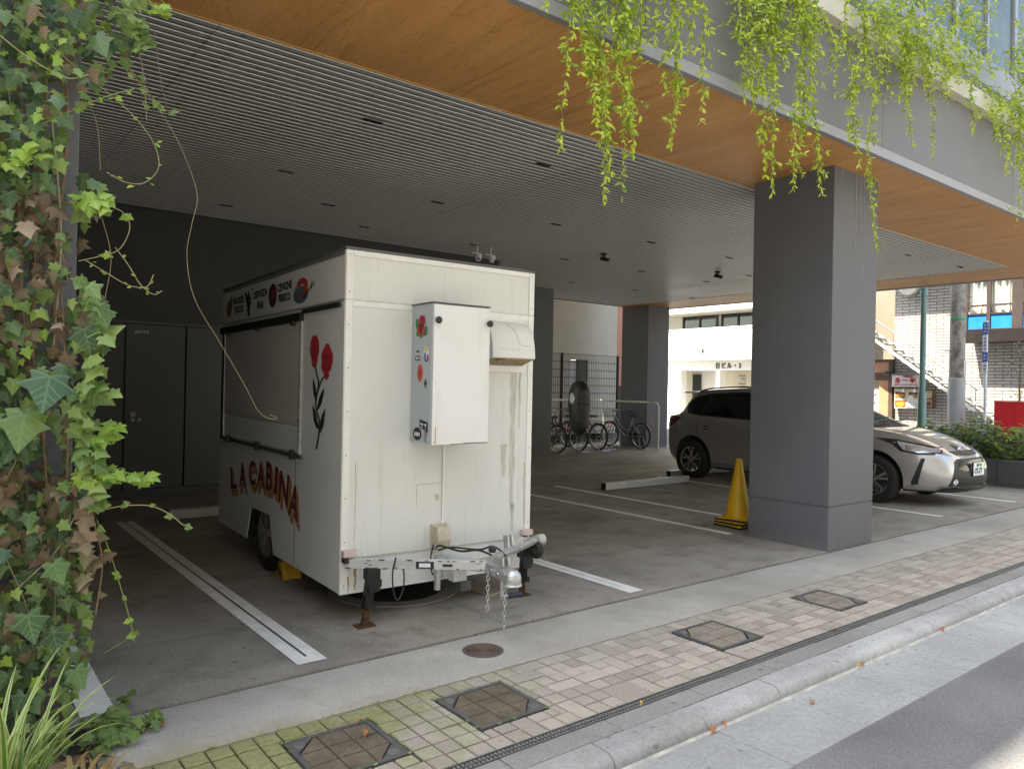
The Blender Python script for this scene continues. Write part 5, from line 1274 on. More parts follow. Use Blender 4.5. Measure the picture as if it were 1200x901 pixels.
b = MB(); b.box((nx+.12, 17.5, 1.6), (nx+3, 19.5, 9)); b.build('wall', tilemat('red_brick', (.40, .13, .075), (.30, .24, .2), .22, .075, 0), bh)
b = MB(); b.box((nx+.11, 17.52, 0), (nx+3, 19.5, 1.597)); b.build('plinth', 'blk', bh)
# ---------------------------------------------------------------- across the side street
WX = 24.0
wb_ = thing('white_office_building', 'white office building with sunlit parapet and dark windows seen beyond the parked car', 'building', (0, 0, 0))
WP = simple('white_facade_paint', (.78, .78, .76), .8, 0, .05, 1.5, .1); CRM = simple('cream_wall', (.55, .51, .42), .85, 0, .06, 2); GW = simple('grey_white_wall', (.56, .55, .51), .85, 0, .06, 2)
zb0 = GX(830, 422, WX).z; zb1 = GX(830, 386, WX).z; zt0 = GX(830, 364, WX).z-.02
b = MB(); b.box((WX, 12.6, zb0), (WX+.16, 30, zb1)); b.box((WX-.03, 12.6, zb1+.001), (WX+.2, 30, zb1+.06)); b.build('parapet', WP, wb_, bevel=.01)
b = MB(); b.box((WX, 12.6, zt0), (WX+.16, 30, zt0+1.4)); b.build('parapet', WP, wb_, bevel=.01)
b = MB(); b.box((WX+.17, 12.6, zb0), (WX+1.4, 30, zb0+.2)); b.box((WX+.17, 12.6, zt0), (WX+1.4, 30, zt0+.2)); b.build('balcony_slab', GW, wb_)
b = MB(); b.box((WX+.36, 12.6, GX(830, 434, WX+.36).z), (WX+.60, 30, zb0-.003)); lint = b.build('sign_beam', WP, wb_)
b = MB()
for x0, x1 in ((783, 798), (838.5, 843.5)):
    b = MB(); ya, yb = GX(x1, 450, WX+.5).y, GX(x0, 450, WX+.5).y; b.box((WX+.5, ya, 0), (WX+.85, yb, GX(830, 434, WX+.36).z-.003)); b.build('column', WP, wb_)
b = MB(); b.box((WX+1.41, 12.6, 0), (WX+1.6, 30, 12)); b.box((WX+1.7, 12.6, 0), (WX+9, 30, 12)); b.build('wall', GW, wb_)
b = MB(); b.box((WX+1.36, GX(812, 450, WX+1.4).y, 0), (WX+1.405, GX(797, 450, WX+1.4).y, 2.3)); b.box((WX+1.36, 12.7, 0), (WX+1.405, GX(842, 450, WX+1.4).y, 2.3)); b.build('cream_panel', CRM, wb_)
b = MB(); b.box((WX+1.35, GX(822, 450, WX+1.4).y, 0), (WX+1.40, GX(813, 450, WX+1.4).y, GX(815, 439, WX+1.4).z)); b.build('door', 'blk', wb_)
for x0, x1 in ((802, 841), (847, 886)):
    ya, yb = GX(x1, 375, WX+1.4).y, GX(x0, 375, WX+1.4).y; z1 = GX(820, 367.5, WX+1.4).z; z0 = zb1-.2
    b = MB(); b.box((WX+1.37, ya, z0), (WX+1.395, yb, z1)); w = b.build('window', 'glass', wb_)
    b = MB(); ym = (ya+yb)/2
    for y in (ya, ym, yb): b.box((WX+1.33, y-.04, z0), (WX+1.365, y+.04, z1))
    b.box((WX+1.33, ya, z1-.10), (WX+1.362, yb, z1)); b.build('frame', 'blk', w)
zs = GX(850, 430.5, WX+.36).z
SFN = lambda y0, z0: (lambda u, v, d: (WX+.358-d, y0-u, z0+v))
ty = GX(838.5, 430, WX+.36).y
text_mesh('name_lettering', '日ビル・3', .24, 'plate_grey', SFN(ty, zs-.02), lint, .010, .02, sx=.92, space=1.42)
b = MB(); ya, yb = GX(874, 445, WX+1.36).y, GX(865, 445, WX+1.36).y
for k in range(5): b.box((WX+1.352, ya, GX(870, 441+3*k, WX+1.36).z), (WX+1.358, yb-.15*(k % 3), GX(870, 440.2+3*k, WX+1.36).z))
b.build('wall_notice', 'plate_grey', wb_)
b = MB(); b.box((WX-.02, GX(825, 412, WX).y, GX(824, 413.5, WX).z), (WX-.003, GX(822, 412, WX).y, GX(824, 409, WX).z)); b.build('wall_vent', 'rust', wb_)
# white tiled restaurant building
tb_ = thing('tiled_restaurant_building', 'white tiled building with outside stair, red restaurant sign and blue-banded bay window', 'building', (0, 0, 0))
TM = tilemat('white_wall_tile', (.46, .435, .41), (.06, .052, .048), .40, .092, 1)
ye = GX(1048.5, 380, WX).y
b = MB(); b.box((WX, -14, 0), (WX+8, ye, 10)); b.build('tiled_wall', TM, tb_)
b = MB(); b.box((WX+1.5, ye+.01, 0), (WX+8, 12.5, 10)); b.build('recessed_wall', simple('brown_grey_wall', (.21, .185, .15), .85, 0, .08, 2), tb_)
b = MB(); b.box((WX-1.25, -14, 6.4), (WX-.005, ye+.6, 6.65)); b.build('shading_eave', GW, tb_)  # unseen overhang added and lengthened to shade the upper tiles
BX = 23.35
y0 = GX(1131, 380, BX).y; za, zb_, zc = GX(1165, 401, BX).z, GX(1165, 384.5, BX).z, GX(1165, 367, BX).z; zd = 5.0
b = MB(); b.box((BX, 2.0, za), (WX-.003, y0, zb_)); b.box((BX, 2.0, zd), (WX-.003, y0, zd+.3)); bay = b.build('bay_window', simple('dark_brown_bay', (.03, .025, .025), .35, .2, .1, 3), tb_, bevel=.02)
b = MB(); b.box((BX+.05, 2.0, zb_+.003), (BX+.09, y0-.03, zc)); b.build('blue_band', simple('blue_panel', (.012, .19, .62), .4), bay)
b = MB(); random.seed(6); N = 260
cur = [(BX+.20+.05*sin(k*.9)+.03*sin(k*2.3+1), y0-.04-k*(y0-2.1)/N) for k in range(N+1)]
b.add([(x, y, zc+.01) for x, y in cur]+[(x, y, zd) for x, y in cur], [(k, k+1, N+2+k, N+1+k) for k in range(N)]); b.build('curtain', simple('cream_net_curtain', (.72, .73, .66), .9, 0, .08, 2), bay, smooth=True)
b = MB()
for px, w_ in ((1131, .12), (1158, .10), (1192, .26)):
    y = GX(px, 360, BX).y; b.box((BX+.005, y-w_/2, zb_+.004), (BX+.10, y+w_/2, zd))
zz = GX(1165, 357, BX).z; b.box((BX+.03, 2.0, zz-.03), (BX+.095, y0-.01, zz+.03)); b.box((BX+.02, 2.0, zc-.02), (BX+.097, y0-.01, zc+.02)); b.build('mullion', simple('dark_brown_frame', (.06, .045, .045), .4), bay)
# restaurant front
SX = 23.7
def rp(px0, py0, px1, py1, X):  # rectangle on plane X
    a = GX(px0, py0, X); c = GX(px1, py1, X); return min(a.y, c.y), max(a.y, c.y), min(a.z, c.z), max(a.z, c.z)
ya, yb, z0, z1 = rp(1045, 453, 1078.5, 439.5, SX)
sg = thing('restaurant_sign', 'white box sign with red characters over the menu boards on the tiled wall', 'sign', (0, 0, 0))
b = MB(); b.box((SX, ya, z0), (WX-.004, yb, z1)); b.build('sign_box', simple('white_sign_panel', (.74, .70, .68), .5), sg, bevel=.01)
b = MB(); b.box((SX-.02, ya-.01, z1+.001), (WX-.004, yb+.01, z1+.04)); b.build('sign_hood', 'lgrey', sg)
SN = lambda yy, zz: (lambda u, v, d: (SX-.004-d, yy-u, zz+v))
hh = z1-z0
text_mesh('sign_lettering', '永一亭', hh*.52, 'red', SN(yb-.09, z0+hh*.36), sg, .006, .006, space=1.35)
text_mesh('small_lettering', '中国料理', hh*.22, 'red', SN(yb-.33, z0+hh*.80), sg, .002, .006)
b = MB(); random.seed(14); y = yb-.07
while y > ya+.08:
    b.box((SX-.006, y-.022, z0+hh*.12), (SX-.002, y, z0+hh*.12+random.uniform(.02, .055))); b.box((SX-.006, y-.03, z0+hh*.14), (SX-.002, y, z0+hh*.16)); y -= .045
b.build('sign_underline_marks', 'red', sg)
ya, yb, z0, z1 = rp(1046, 478, 1078, 456, SX)
mb_ = thing('menu_board', 'large menu board with dish photographs and white notice under the red restaurant sign', 'menu board', (0, 0, 0))
b = MB(); b.box((SX+.1, ya, z0), (WX-.004, yb, z1)); b.build('board', simple('menu_cream', (.62, .56, .42), .5), mb_, bevel=.008)
random.seed(17)
def dish(yc, zc, w, h, par, cols):
    b = MB(); b.box((SX+.09, yc-w/2, zc-h/2), (SX+.098, yc+w/2, zc+h/2)); b.build('dish_photo', simple('dish_dark', cols[0], .5, 0, .5, 14), par)
    b = MB(); b.prism(ell(yc, zc-.02, w*.42, h*.33, 18), lambda u, v, d: (SX+.088-d, u, v), 0, .002); b.build('dish_bowl', simple('dish_food', cols[1], .5, 0, .6, 22), par)
H = z1-z0; W = yb-ya
dish(yb-W*.22, z0+H*.70, W*.36, H*.30, mb_, ((.14, .06, .03), (.45, .24, .07))); dish(yb-W*.23, z0+H*.25, W*.40, H*.34, mb_, ((.30, .10, .03), (.60, .32, .05))); dish(yb-W*.72, z0+H*.70, W*.36, H*.30, mb_, ((.12, .055, .03), (.36, .22, .10)))
b = MB(); b.box((SX+.085, ya+W*.05, z0+H*.05), (SX+.094, ya+W*.52, z0+H*.52)); b.box((SX+.084, ya+W*.30, z0+H*.54), (SX+.092, ya+W*.46, z0+H*.66)); nt_ = b.build('notice', 'white_st', mb_)
b = MB()
for k in range(4): b.box((SX+.080, ya+W*.10, z0+H*(.14+.1*k)), (SX+.0845, ya+W*(.46-.06*(k % 2)), z0+H*(.155+.1*k)))
b.build('notice_print', 'plate_grey', nt_)
b = MB()
for yy in (yb-W*.36, yb-W*.78): b.lathe([(.05, 0), (.02, .12), (.0, .13)], (SX+.06, yy, z1-.10), 'Z', 10)
b.build('clip_lamp', 'white_st', mb_)
ya, yb, z0, z1 = rp(1079, 478, 1092, 457, SX)
m2 = thing('menu_photo_panel', 'narrow dark-framed menu photo panel right of the green pole', 'menu board', (0, 0, 0))
b = MB(); b.box((SX+.12, ya, z0), (WX-.004, yb, z1)); b.build('board', simple('menu_dark', (.16, .10, .05), .5, 0, .5, 9), m2)
H = z1-z0; dish((ya+yb)/2-.02, z0+H*.28, (yb-ya)*.7, H*.4, m2, ((.35, .30, .22), (.22, .07, .03))); dish((ya+yb)/2-.02, z0+H*.75, (yb-ya)*.7, H*.4, m2, ((.45, .38, .22), (.5, .42, .25)))
# restaurant door
ya, yb, z0, z1 = rp(1024, 500, 1046.5, 421, WX-.12)
dr_ = thing('restaurant_entrance', 'brown framed entrance with white lit door panel beside the red restaurant sign', 'entrance', (0, 0, 0))
BRN = simple('terracotta_wood', (.42, .23, .14), .5, 0, .1, 4); DBR = simple('dark_brown_wood', (.09, .06, .045), .5, 0, .15, 6)
zt_ = z1; b = MB(); b.box((WX-.14, ya, 0), (WX-.004, ya+.12, zt_)); b.box((WX-.14, ya+.121, zt_-.08), (WX-.004, yb+.3, zt_)); b.box((WX-.13, ya+.121, zt_-.66), (WX-.004, yb+.3, zt_-.42)); b.build('frame', DBR, dr_)
b = MB(); b.box((WX-.11, ya+.122, zt_-.419), (WX-.006, yb+.3, zt_-.081)); b.box((WX-.11, ya+.122, 0), (WX-.006, ya+.42, zt_-.661)); b.build('panel', BRN, dr_)
b = MB(); b.box((WX-.12, ya+.421, 0.1), (WX-.02, yb+.3, zt_-.98)); d_ = b.build('door', 'white_st', dr_); b = MB(); b.box((WX-.13, ya+.50, 1.18), (WX-.121, yb, 1.22)); b.build('door_rail', 'blk', d_)
b = MB()
for k in range(6): b.box((WX-.124, ya+.50+.11*k, zt_-1.16), (WX-.1205, ya+.56+.11*k, zt_-1.09))
for k in range(3): b.box((WX-.124, ya+.55+.2*k, .55), (WX-.1205, ya+.66+.2*k, .70))
b.build('door_lettering', 'ink', d_)
p = GX(1040.5, 437, WX-.3); b = MB(); b.lathe([(0, -.09), (.06, -.08), (.08, .06), (.06, .1), (0, .1)], p, 'Y', 14); b.bar(p, p+Vector((.28, 0, .05)), .03); o = b.build('wall_spotlight', 'blkp', smooth=True); tag(o, 'black spotlight on bracket at the corner of the brown entrance frame', 'lamp')
p = GX(1065, 337, WX-.15); b = MB(); b.lathe([(.0, -.10), (.30, -.08), (.32, .0), (.30, .10), (0, .11)], p+Vector((0, 0, .08)), 'X', 26); o = b.build('round_sign_lamp', simple('round_lamp_cream', (.66, .66, .62), .5), smooth=True); tag(o, 'round white lamp sign on the tiled wall under the wood beam', 'lamp')
# outside stair running down along the facade
sx = 23.0; A = GX(1026, 399, sx); B_ = GX(1143, 482, sx)
ss = thing('outside_stair', 'white steel stair with thin handrail descending across the tiled facade', 'stair', (0, 0, 0))
up = (A-B_); A2 = B_+up*1.45
b = MB(); b.bar(B_, A2, .05, .075); b.bar(B_+Vector((.85, 0, 0)), A2+Vector((.85, 0, 0)), .05, .075); b.build('stringer', simple('white_stair_steel', (.72, .72, .75), .4, .1, .06, 5), ss)
b = MB(); n_ = int((A2.z-B_.z)/.19)
for k in range(n_):
    c = B_.lerp(A2, k/n_); b.box((sx+.035, c.y-.16, c.z-.04), (sx+.815, c.y+.14, c.z-.02)); 
b.build('tread', 'lgrey', ss)
b = MB(); h1 = Vector((0, 0, .62)); b.tube([B_+h1-up*.02, A2+h1], .02, 8)
for k in range(8): c = B_.lerp(A2, k/7.2); b.tube([c, c+h1], .012, 6)
b.tube([B_, (B_.x, B_.y, 0)], .05, 8); b.build('handrail', simple('stair_rail_grey', (.22, .22, .23), .4, .4, .06, 5), ss)
# poles, red box, planter
def depthpt(px, py, D): return GD(px, py, D)
p = GD(1121, 463, 18.5); U_ = thing('utility_pole', 'thick mottled concrete utility pole with a green band', 'utility pole', (p.x, p.y, 0))
def pxz(py, D, px): return GD(px, py, D).z
q = NT('mottled_pole_concrete'); a = q.noise(5, q.coord((1, 1, .6)), 7, .7); a2 = q.noise(30, q.coord(), 4, .6); c = q.mix(q.ramp(a, [(.45, 0), (.6, 1)]), (.36, .33, .29), (.17, .14, .12)); c = q.mix(.3, c, q.ramp(a2, [(.3, .2), (.7, .8)]), 'OVERLAY'); q.col(c); q.set(.85)
zc_ = pxz(443, 18.5, 1121); b = MB(); b.lathe([(.175, zc_), (.150, 11)], n=28); b.build('shaft', q.m, U_, smooth=True)
b = MB(); b.lathe([(.195, -.1), (.190, zc_-.01), (.178, zc_-.001)], n=28); b.build('lower_cover', simple('pole_cover_grey', (.40, .41, .40), .6, 0, .06, 3), U_, smooth=True)
z = pxz(374.5, 18.5, 1121); b = MB(); b.lathe([(.172, z-.03), (.176, z-.03), (.176, z+.03), (.172, z+.03)], n=28); b.build('green_band', simple('green_tape', (.01, .36, .12), .5), U_)
b = MB(); z = pxz(430, 18.5, 1121); d0 = Vector((-.35, -.75, 0)).normalized(); w0 = Vector((.75, -.35, 0)).normalized()
pv = d0*.182+w0*.06; b.add([pv-w0*.04+Vector((0, 0, z-.22)), pv+w0*.06-d0*.02+Vector((0, 0, z-.22)), pv+w0*.06-d0*.02+Vector((0, 0, z+.18)), pv-w0*.04+Vector((0, 0, z+.18))], [(0, 1, 2, 3)]); b.build('number_plate', simple('pale_pole_plate', (.62, .60, .57), .5, 0, .4, 22), U_)
b = MB()
for k in range(7): z = 2.6+.45*k; s_ = 1 if k % 2 else -1; b.tube([(0, 0, z), Vector((.75, -.55, 0))*s_*.36+Vector((0, 0, z))], .010, 6)
b.build('step_bolt', 'plate_grey', U_)
p = GD(1080.5, 463, 15.5); g_ = thing('green_pole', 'pale blue-green steel street pole with thicker base', 'pole', (p.x, p.y, 0))
zj = pxz(462, 15.5, 1081); b = MB(); b.lathe([(.082, -.1), (.082, zj), (.06, zj+.03), (.055, 3.75), (.075, 3.76), (.075, 3.84), (.0, 3.86)], n=22); b.build('shaft', simple('blue_green_paint', (.20, .33, .31), .45, .1, .08, 4), g_, smooth=True)
z = pxz(343, 15.5, 1081); b = MB(); b.tube([(-.13, .05, z), (.06, -.0, z)], .03, 10); b.lathe([(.065, z-.06), (.072, z-.06), (.072, z+.06), (.065, z+.06)], n=20); b.build('clamp', simple('pole_clamp_teal', (.22, .36, .38), .4, .2, .1, 8), g_)
p = GD(1154.5, 463, 17); s2 = thing('sign_pole', 'thin white pole with narrow blue and white street sign strips', 'sign post', (p.x, p.y, 0))
zt2 = pxz(376, 17, 1155); b = MB(); b.lathe([(.035, -.1), (.035, zt2), (0, zt2+.01)], n=14); b.build('shaft', simple('white_pole_paint', (.74, .74, .78), .4, .1, .06, 6), s2, smooth=True)
for k, (y0_, y1_, c_) in enumerate(((378, 392, 'blue_st'), (393, 412, 'white_st'), (413, 424, 'blue_st'), (425, 436, 'white_st'))):
    b = MB(); b.box((-.075, -.05, pxz(y1_, 17, 1155)), (-.028, .05, pxz(y0_, 17, 1155))); sp_ = b.build('sign_strip', c_, s2, bevel=.004)
    b = MB(); z = pxz(y1_, 17, 1155)+.05
    while z < pxz(y0_, 17, 1155)-.06: b.box((-.078, -.028, z), (-.0755, .028, z+.02)); b.box((-.078, -.006, z), (-.0755, .006, z+.045)); z += .075
    join(sp_, b.build('strip_lettering', 'white_st' if c_ == 'blue_st' else 'blue_st', None))
p = GD(1187, 463, 17.6); rb = thing('red_cabinet', 'plain red metal cabinet standing behind the hedge', 'cabinet', (p.x, p.y, 0), radians(8))
zt3 = pxz(470, 17.6, 1187); b = MB(); b.box((-.35, -.5, .03), (.35, .31, zt3-.03)); b.build('body', simple('cabinet_red', (.62, .02, .03), .4, 0, .06, 3), rb, bevel=.015)
b = MB(); b.box((-.36, -.51, zt3-.029), (.36, .32, zt3)); b.build('top_rim', simple('pale_red_rim', (.62, .16, .15), .4), rb, bevel=.008)
b = MB(); b.box((-.352, -.1, .3), (-.3505, -.09, zt3-.1)); b.box((-.352, -.45, .05), (-.3505, .26, .12)); b.build('panel_seam', 'maroon', rb)
pl = thing('planter_box', 'long dark grey planter wall under the green hedge', 'planter', (14.1, 4.36, 0))
b = MB(); L_p = 4.2; b.box((0, 0, -.1), (.12, L_p, .44)); b.box((1.1, 0, -.1), (1.22, L_p, .44)); b.box((.121, 0, -.1), (1.099, .12, .44)); b.box((.121, L_p-.12, -.1), (1.099, L_p, .44)); b.build('wall', simple('planter_dark_grey', (.075, .078, .082), .6, 0, .08, 3), pl, bevel=.006)
b = MB(); b.box((.122, .122, 0), (1.098, L_p-.122, .38)); b.build('soil', 'rust', pl)
b = MB(); b.box((-.006, 1.2, -.05), (-.0015, 1.206, .435)); b.box((-.006, .4, -.05), (-.0015, .406, .435)); b.build('joint', 'joint', pl)
# unseen block behind the viewer, added to throw light back into the lane
ob = thing('added_bounce_block', 'unseen tall pale block added behind the viewer to bounce light into the lane', 'building', (0, 0, 0))
b = MB(); b.box((-45, -20, -.1), (13.0, -8.2, 17.5)); b.build('wall', simple('bounce_block_wall', (.46, .44, .41), .8, 0, .08, .5), ob)
for j in range(5):
    for i in range(14):
        b = MB(); x = -30+3*i; b.box((x, -8.195, 1.2+3.2*j), (x+1.7, -8.17, 2.7+3.2*j)); b.build('window', 'glass', ob)

o2 = thing('added_reflection_block', 'unseen grey block added at the far corner to dim the upper window reflections', 'building', (0, 0, 0))  # unseen block added so the upper windows reflect less sky
b = MB(); b.box((23.0, -30, -.1), (48, -8.2, 15)); b.build('wall', simple('reflection_block_wall', (.34, .33, .31), .8, 0, .08, .5), o2)
# ---------------------------------------------------------------- plants
def leafmat(name, stops, vein=None, rough=.45, trans=.35, vfac=.75, edge=None):
    q = NT(name); g = q.n('ShaderNodeNewGeometry')
    n = q.noise(9, q.coord(), 3, .6)
    k = q.math('ADD', q.math('MULTIPLY', g.outputs['Random Per Island'], .75), q.math('MULTIPLY', q.math('SUBTRACT', n, .2), .5))
    c = q.ramp(k, stops)
    if vein or edge:
        uv = q.n('ShaderNodeUVMap'); sp = q.n('ShaderNodeSeparateXYZ'); q.l(uv.outputs[0], sp.inputs[0])
        ax = q.math('ABSOLUTE', q.math('SUBTRACT', q.math('MULTIPLY', sp.outputs[0], 2.0), 1.0)); yy = sp.outputs[1]
        if vein:
            d = q.math('MULTIPLY', ax, 1.0)
            for sl, y0 in ((.45, 0), (-.35, 0), (1.05, .22), (.95, .45), (.9, .65)):
                d = q.math('MINIMUM', d, q.math('ABSOLUTE', q.math('SUBTRACT', q.math('SUBTRACT', yy, y0), q.math('MULTIPLY', ax, sl))))
            c = q.mix(q.ramp(d, [(.008, vfac), (.036, 0)]), c, vein)
        if edge: c = q.mix(q.ramp(ax, [(.45, 0), (.6, 1)]), c, edge)
    q.col(c); q.set(rough, 0, .4)
    tr_ = q.n('ShaderNodeBsdfTranslucent'); q.l(c, tr_.inputs[0])
    mx = q.n('ShaderNodeMixShader'); mx.inputs[0].default_value = trans
    q.l(q.bsdf.outputs[0], mx.inputs[1]); q.l(tr_.outputs[0], mx.inputs[2]); q.l(mx.outputs[0], q.out.inputs[0])
    return q.m
class Leaves:
    def __init__(s): s.v = []; s.f = []; s.u = []
    def put(s, pos, size, nrm, tip, kind='ivy', curl=.25, asp=1.0):
        n = Vector(nrm).normalized(); t = Vector(tip); t = (t-n*t.dot(n))
        t = t.normalized() if t.length > 1e-4 else n.orthogonal().normalized(); x = t.cross(n)
        if kind == 'ivy':
            H = [(0, 0), (.14, .17), (.40, .13), (.32, -.10), (.60, -.27), (.35, -.42), (.19, -.70), (0, -1), (0, -.42)]
            F = [(0, 1, 2, 3, 8), (8, 3, 4, 5), (8, 5, 6, 7)]
        elif kind == 'oval':
            H = [(0, 0), (.2, -.25), (.24, -.5), (.15, -.8), (0, -1), (0, -.5)]; F = [(0, 1, 2, 5), (5, 2, 3, 4)]
        else:
            H = [(0, 0), (.13, -.3), (.12, -.65), (0, -1), (0, -.5)]; F = [(0, 1, 2, 4), (4, 2, 3)]
        ctr = [i for i, h in enumerate(H) if h[0] == 0]
        ids = {}; o = len(s.v)
        for sgn in (1, -1):
            for i, (a, b_) in enumerate(H):
                if sgn < 0 and i in ctr: continue
                ids[(sgn, i)] = len(s.v)
                z = -curl*(abs(a)**1.4*.9+.35*b_*b_)+.10*abs(a)*(1 if i % 2 else -.6)*curl
                s.v.append(tuple(Vector(pos)+(x*(a*sgn*asp)+t*(-b_)+n*z)*size))
                s.uvv = (a*sgn*.5+.5, -b_)
                s.u.append(s.uvv)
        for sgn in (1, -1):
            for f in F:
                idx = [ids.get((sgn, i), ids.get((1, i))) for i in f]
                s.f.append(idx if sgn > 0 else idx[::-1])
    def build(s, name, mat, parent=None):
        me = bpy.data.meshes.new(name); me.from_pydata(s.v, [], s.f); uvl = me.uv_layers.new(name='UVMap')
        flat = []
        for l in me.loops: flat += s.u[l.vertex_index]
        uvl.data.foreach_set('uv', flat); me.materials.append(mat)
        me.polygons.foreach_set('use_smooth', [True]*len(me.polygons)); me.update()
        return link(name, me, parent)
IV_D = leafmat('ivy_mature_leaf', [(0, (.014, .036, .014)), (.3, (.034, .078, .026)), (.65, (.075, .135, .04)), (1, (.15, .21, .05))], (.17, .24, .12), .32, .18, vfac=.45)
IV_M = leafmat('ivy_mid_leaf', [(0, (.07, .14, .035)), (.5, (.15, .24, .05)), (1, (.26, .34, .08))], (.24, .32, .14), .42, .3)
IV_Y = leafmat('ivy_young_leaf', [(0, (.15, .28, .03)), (.5, (.24, .38, .045)), (1, (.36, .48, .07))], (.36, .5, .15), .4, .35)
IV_B = leafmat('ivy_dry_leaf', [(0, (.075, .045, .025)), (.35, (.14, .09, .05)), (.6, (.13, .12, .06)), (.8, (.22, .155, .10)), (1, (.32, .25, .16))], (.28, .21, .14), .75, .15, vfac=.35)
STEM = simple('ivy_woody_stem', (.17, .115, .065), .8, 0, .3, 30); STEMP = simple('pale_runner_stem', (.28, .235, .125), .7, 0, .2, 30); STEMG = simple('green_runner_stem', (.16, .21, .05), .6, 0, .2, 30)
random.seed(42)
ivy = thing('ivy', 'dense ivy with brown and green leaves climbing the pillar at the left edge', 'ivy', (0, 0, 0))
BND = [(0, 165), (40, 168), (80, 140), (110, 100), (140, 92), (170, 82), (195, 84), (215, 120), (240, 128), (255, 105), (300, 88), (330, 84), (345, 118), (370, 128), (400, 128), (430, 118), (470, 112), (520, 118), (560, 128), (590, 115), (640, 100), (680, 108), (730, 104), (780, 100), (830, 80), (905, 70)]
def bnd(py):
    for (a, va), (c, vc) in zip(BND, BND[1:]):
        if py <= c: return va+(vc-va)*max(0, (py-a)/(c-a))
    return BND[-1][1]
Ld, Lm, Ly, Lb = Leaves(), Leaves(), Leaves(), Leaves()
def rnd_n(sp=.7, bx=-.15): return Vector((random.gauss(bx, sp*.6), -1, random.gauss(.35, sp*.5)))
def tipd(sp=.45): return Vector((random.gauss(0, sp), random.gauss(-.1, .15), -1))
def brown_p(px, py):
    p = .04
    for cx, cy, rx, ry, w in ((45, 330, 60, 110, .55), (100, 95, 30, 40, .25), (60, 610, 90, 70, .4), (25, 250, 50, 40, .5), (105, 620, 30, 50, .4), (30, 700, 60, 60, .2)):
        d = ((px-cx)/rx)**2+((py-cy)/ry)**2
        if d < 1: p = max(p, w)
    return p
for i in range(6200):
    py = random.uniform(-60, 905); r = bnd(py); px = random.uniform(-330, r)
    if px < -60 and random.random() < .35: continue
    # open patches where the pillar shows
    if 74 < px < 93 and 95 < py < 345 and random.random() < .97: continue
    if 78 < px < 92 and 600 < py < 700 and random.random() < .8: continue
    if 48 < px < 90 and 470 < py < 560 and random.random() < .75: continue
    if 50 < px < 92 and 320 < py < 400 and random.random() < .5: continue
    Y = random.uniform(3.22, 3.63) if px < 92 else random.uniform(3.28, 3.6)
    p = GY(px, py, Y)
    if p.z < .03: continue
    if random.random() < brown_p(px, py): Lb.put(p, random.uniform(.035, .08), rnd_n(1.2), tipd(.8), curl=random.uniform(.5, 1.3)); continue
    u = random.random(); edge = px > r-38
    top = max(0, min(1, (260-py)/260))
    if edge and u < .45: Lm.put(p, random.uniform(.035, .06), rnd_n(.8), tipd())
    elif u < .10+.22*top: Ly.put(p, random.uniform(.025, .045), rnd_n(.9), tipd(.8))
    elif u < .74: Ld.put(p, random.choice((random.uniform(.03, .05), random.uniform(.035, .06), random.uniform(.05, .08))), rnd_n(.75), tipd(.5), curl=random.uniform(.2, .6))
    else: Lm.put(p, random.uniform(.03, .06), rnd_n(.9), tipd(.7), curl=random.uniform(.2, .7))
# individual big leaves and sprays that stand out
for px, py, Y, s_ in ((58, 462, 3.18, .165), (28, 505, 3.18, .15), (98, 398, 3.2, .10), (118, 372, 3.2, .09), (62, 672, 3.2, .09), (32, 735, 3.18, .11), (62, 752, 3.2, .09), (88, 795, 3.2, .085), (112, 55, 3.3, .10), (75, 20, 3.3, .10)):
    p = GY(px, py, Y); Ld.put(p+Vector((0, 0, s_*.4)), s_, rnd_n(.3), tipd(.35), curl=.2)
def spray(pts, Y, kind, n, s0, s1, jx=9, jy=9):
    P = [GY(x, y, Y+.0) for x, y in pts]; P = catmull(P, 8); L_ = len(P)
    for i in range(n):
        c = P[int(i/n*(L_-1))]+Vector((random.gauss(0, .012), random.uniform(-.05, .05), random.gauss(0, .015)))
        kind.put(c, random.uniform(s0, s1), Vector((random.gauss(-.3, .5), -.8, random.gauss(.7, .4))), Vector((random.gauss(.3, .6), -.2, random.gauss(-.6, .4))), curl=random.uniform(.1, .5))
    return P
stp, sgr, swd = MB(), MB(), MB(); MBM = {id(stp): STEMP, id(sgr): STEMG, id(swd): STEM}
def runner(pts, Y, rad, mb, kind=None, n=0, s0=.02, s1=.03, dy=0.0):
    P = [GY(x, y, Y+dy*i/len(pts)) for i, (x, y) in enumerate(pts)]; P = catmull(P, 8); own = MB(); own.tube(P, rad, 6); own.build('runner' if rad < .004 else 'stem', MBM[id(mb)], ivy, smooth=True)
    for i in range(n):
        c = P[min(len(P)-1, int((i+.5)/n*(len(P)-1)))]
        for k in range(random.choice((1, 2, 2))): kind.put(c+Vector((random.gauss(0, .006), 0, random.gauss(0, .006))), random.uniform(s0, s1), rnd_n(.8), Vector((random.choice((-1, 1))*.8, -.2, random.uniform(-.8, .5))), 'ivy' if s1 > .033 else 'oval')
for pts in ([(5, 190), (25, 182), (45, 186)], [(85, 235), (110, 232), (128, 238)], [(100, 238), (125, 240)], [(85, 560), (115, 555), (145, 548)], [(130, 562), (160, 556), (185, 560)], [(105, 520), (125, 505), (140, 500)]):
    spray(pts, 3.25, Ly, 15, .035, .058)
    runner(pts, 3.26, .002, sgr)
spray([(140, 20), (165, 35), (178, 45)], 3.3, Lm, 14, .035, .05); spray([(165, 5), (185, 15), (200, 5)], 3.3, Ly, 16, .03, .045); spray([(150, 5), (160, 45), (165, 60)], 3.3, Lm, 12, .03, .045)
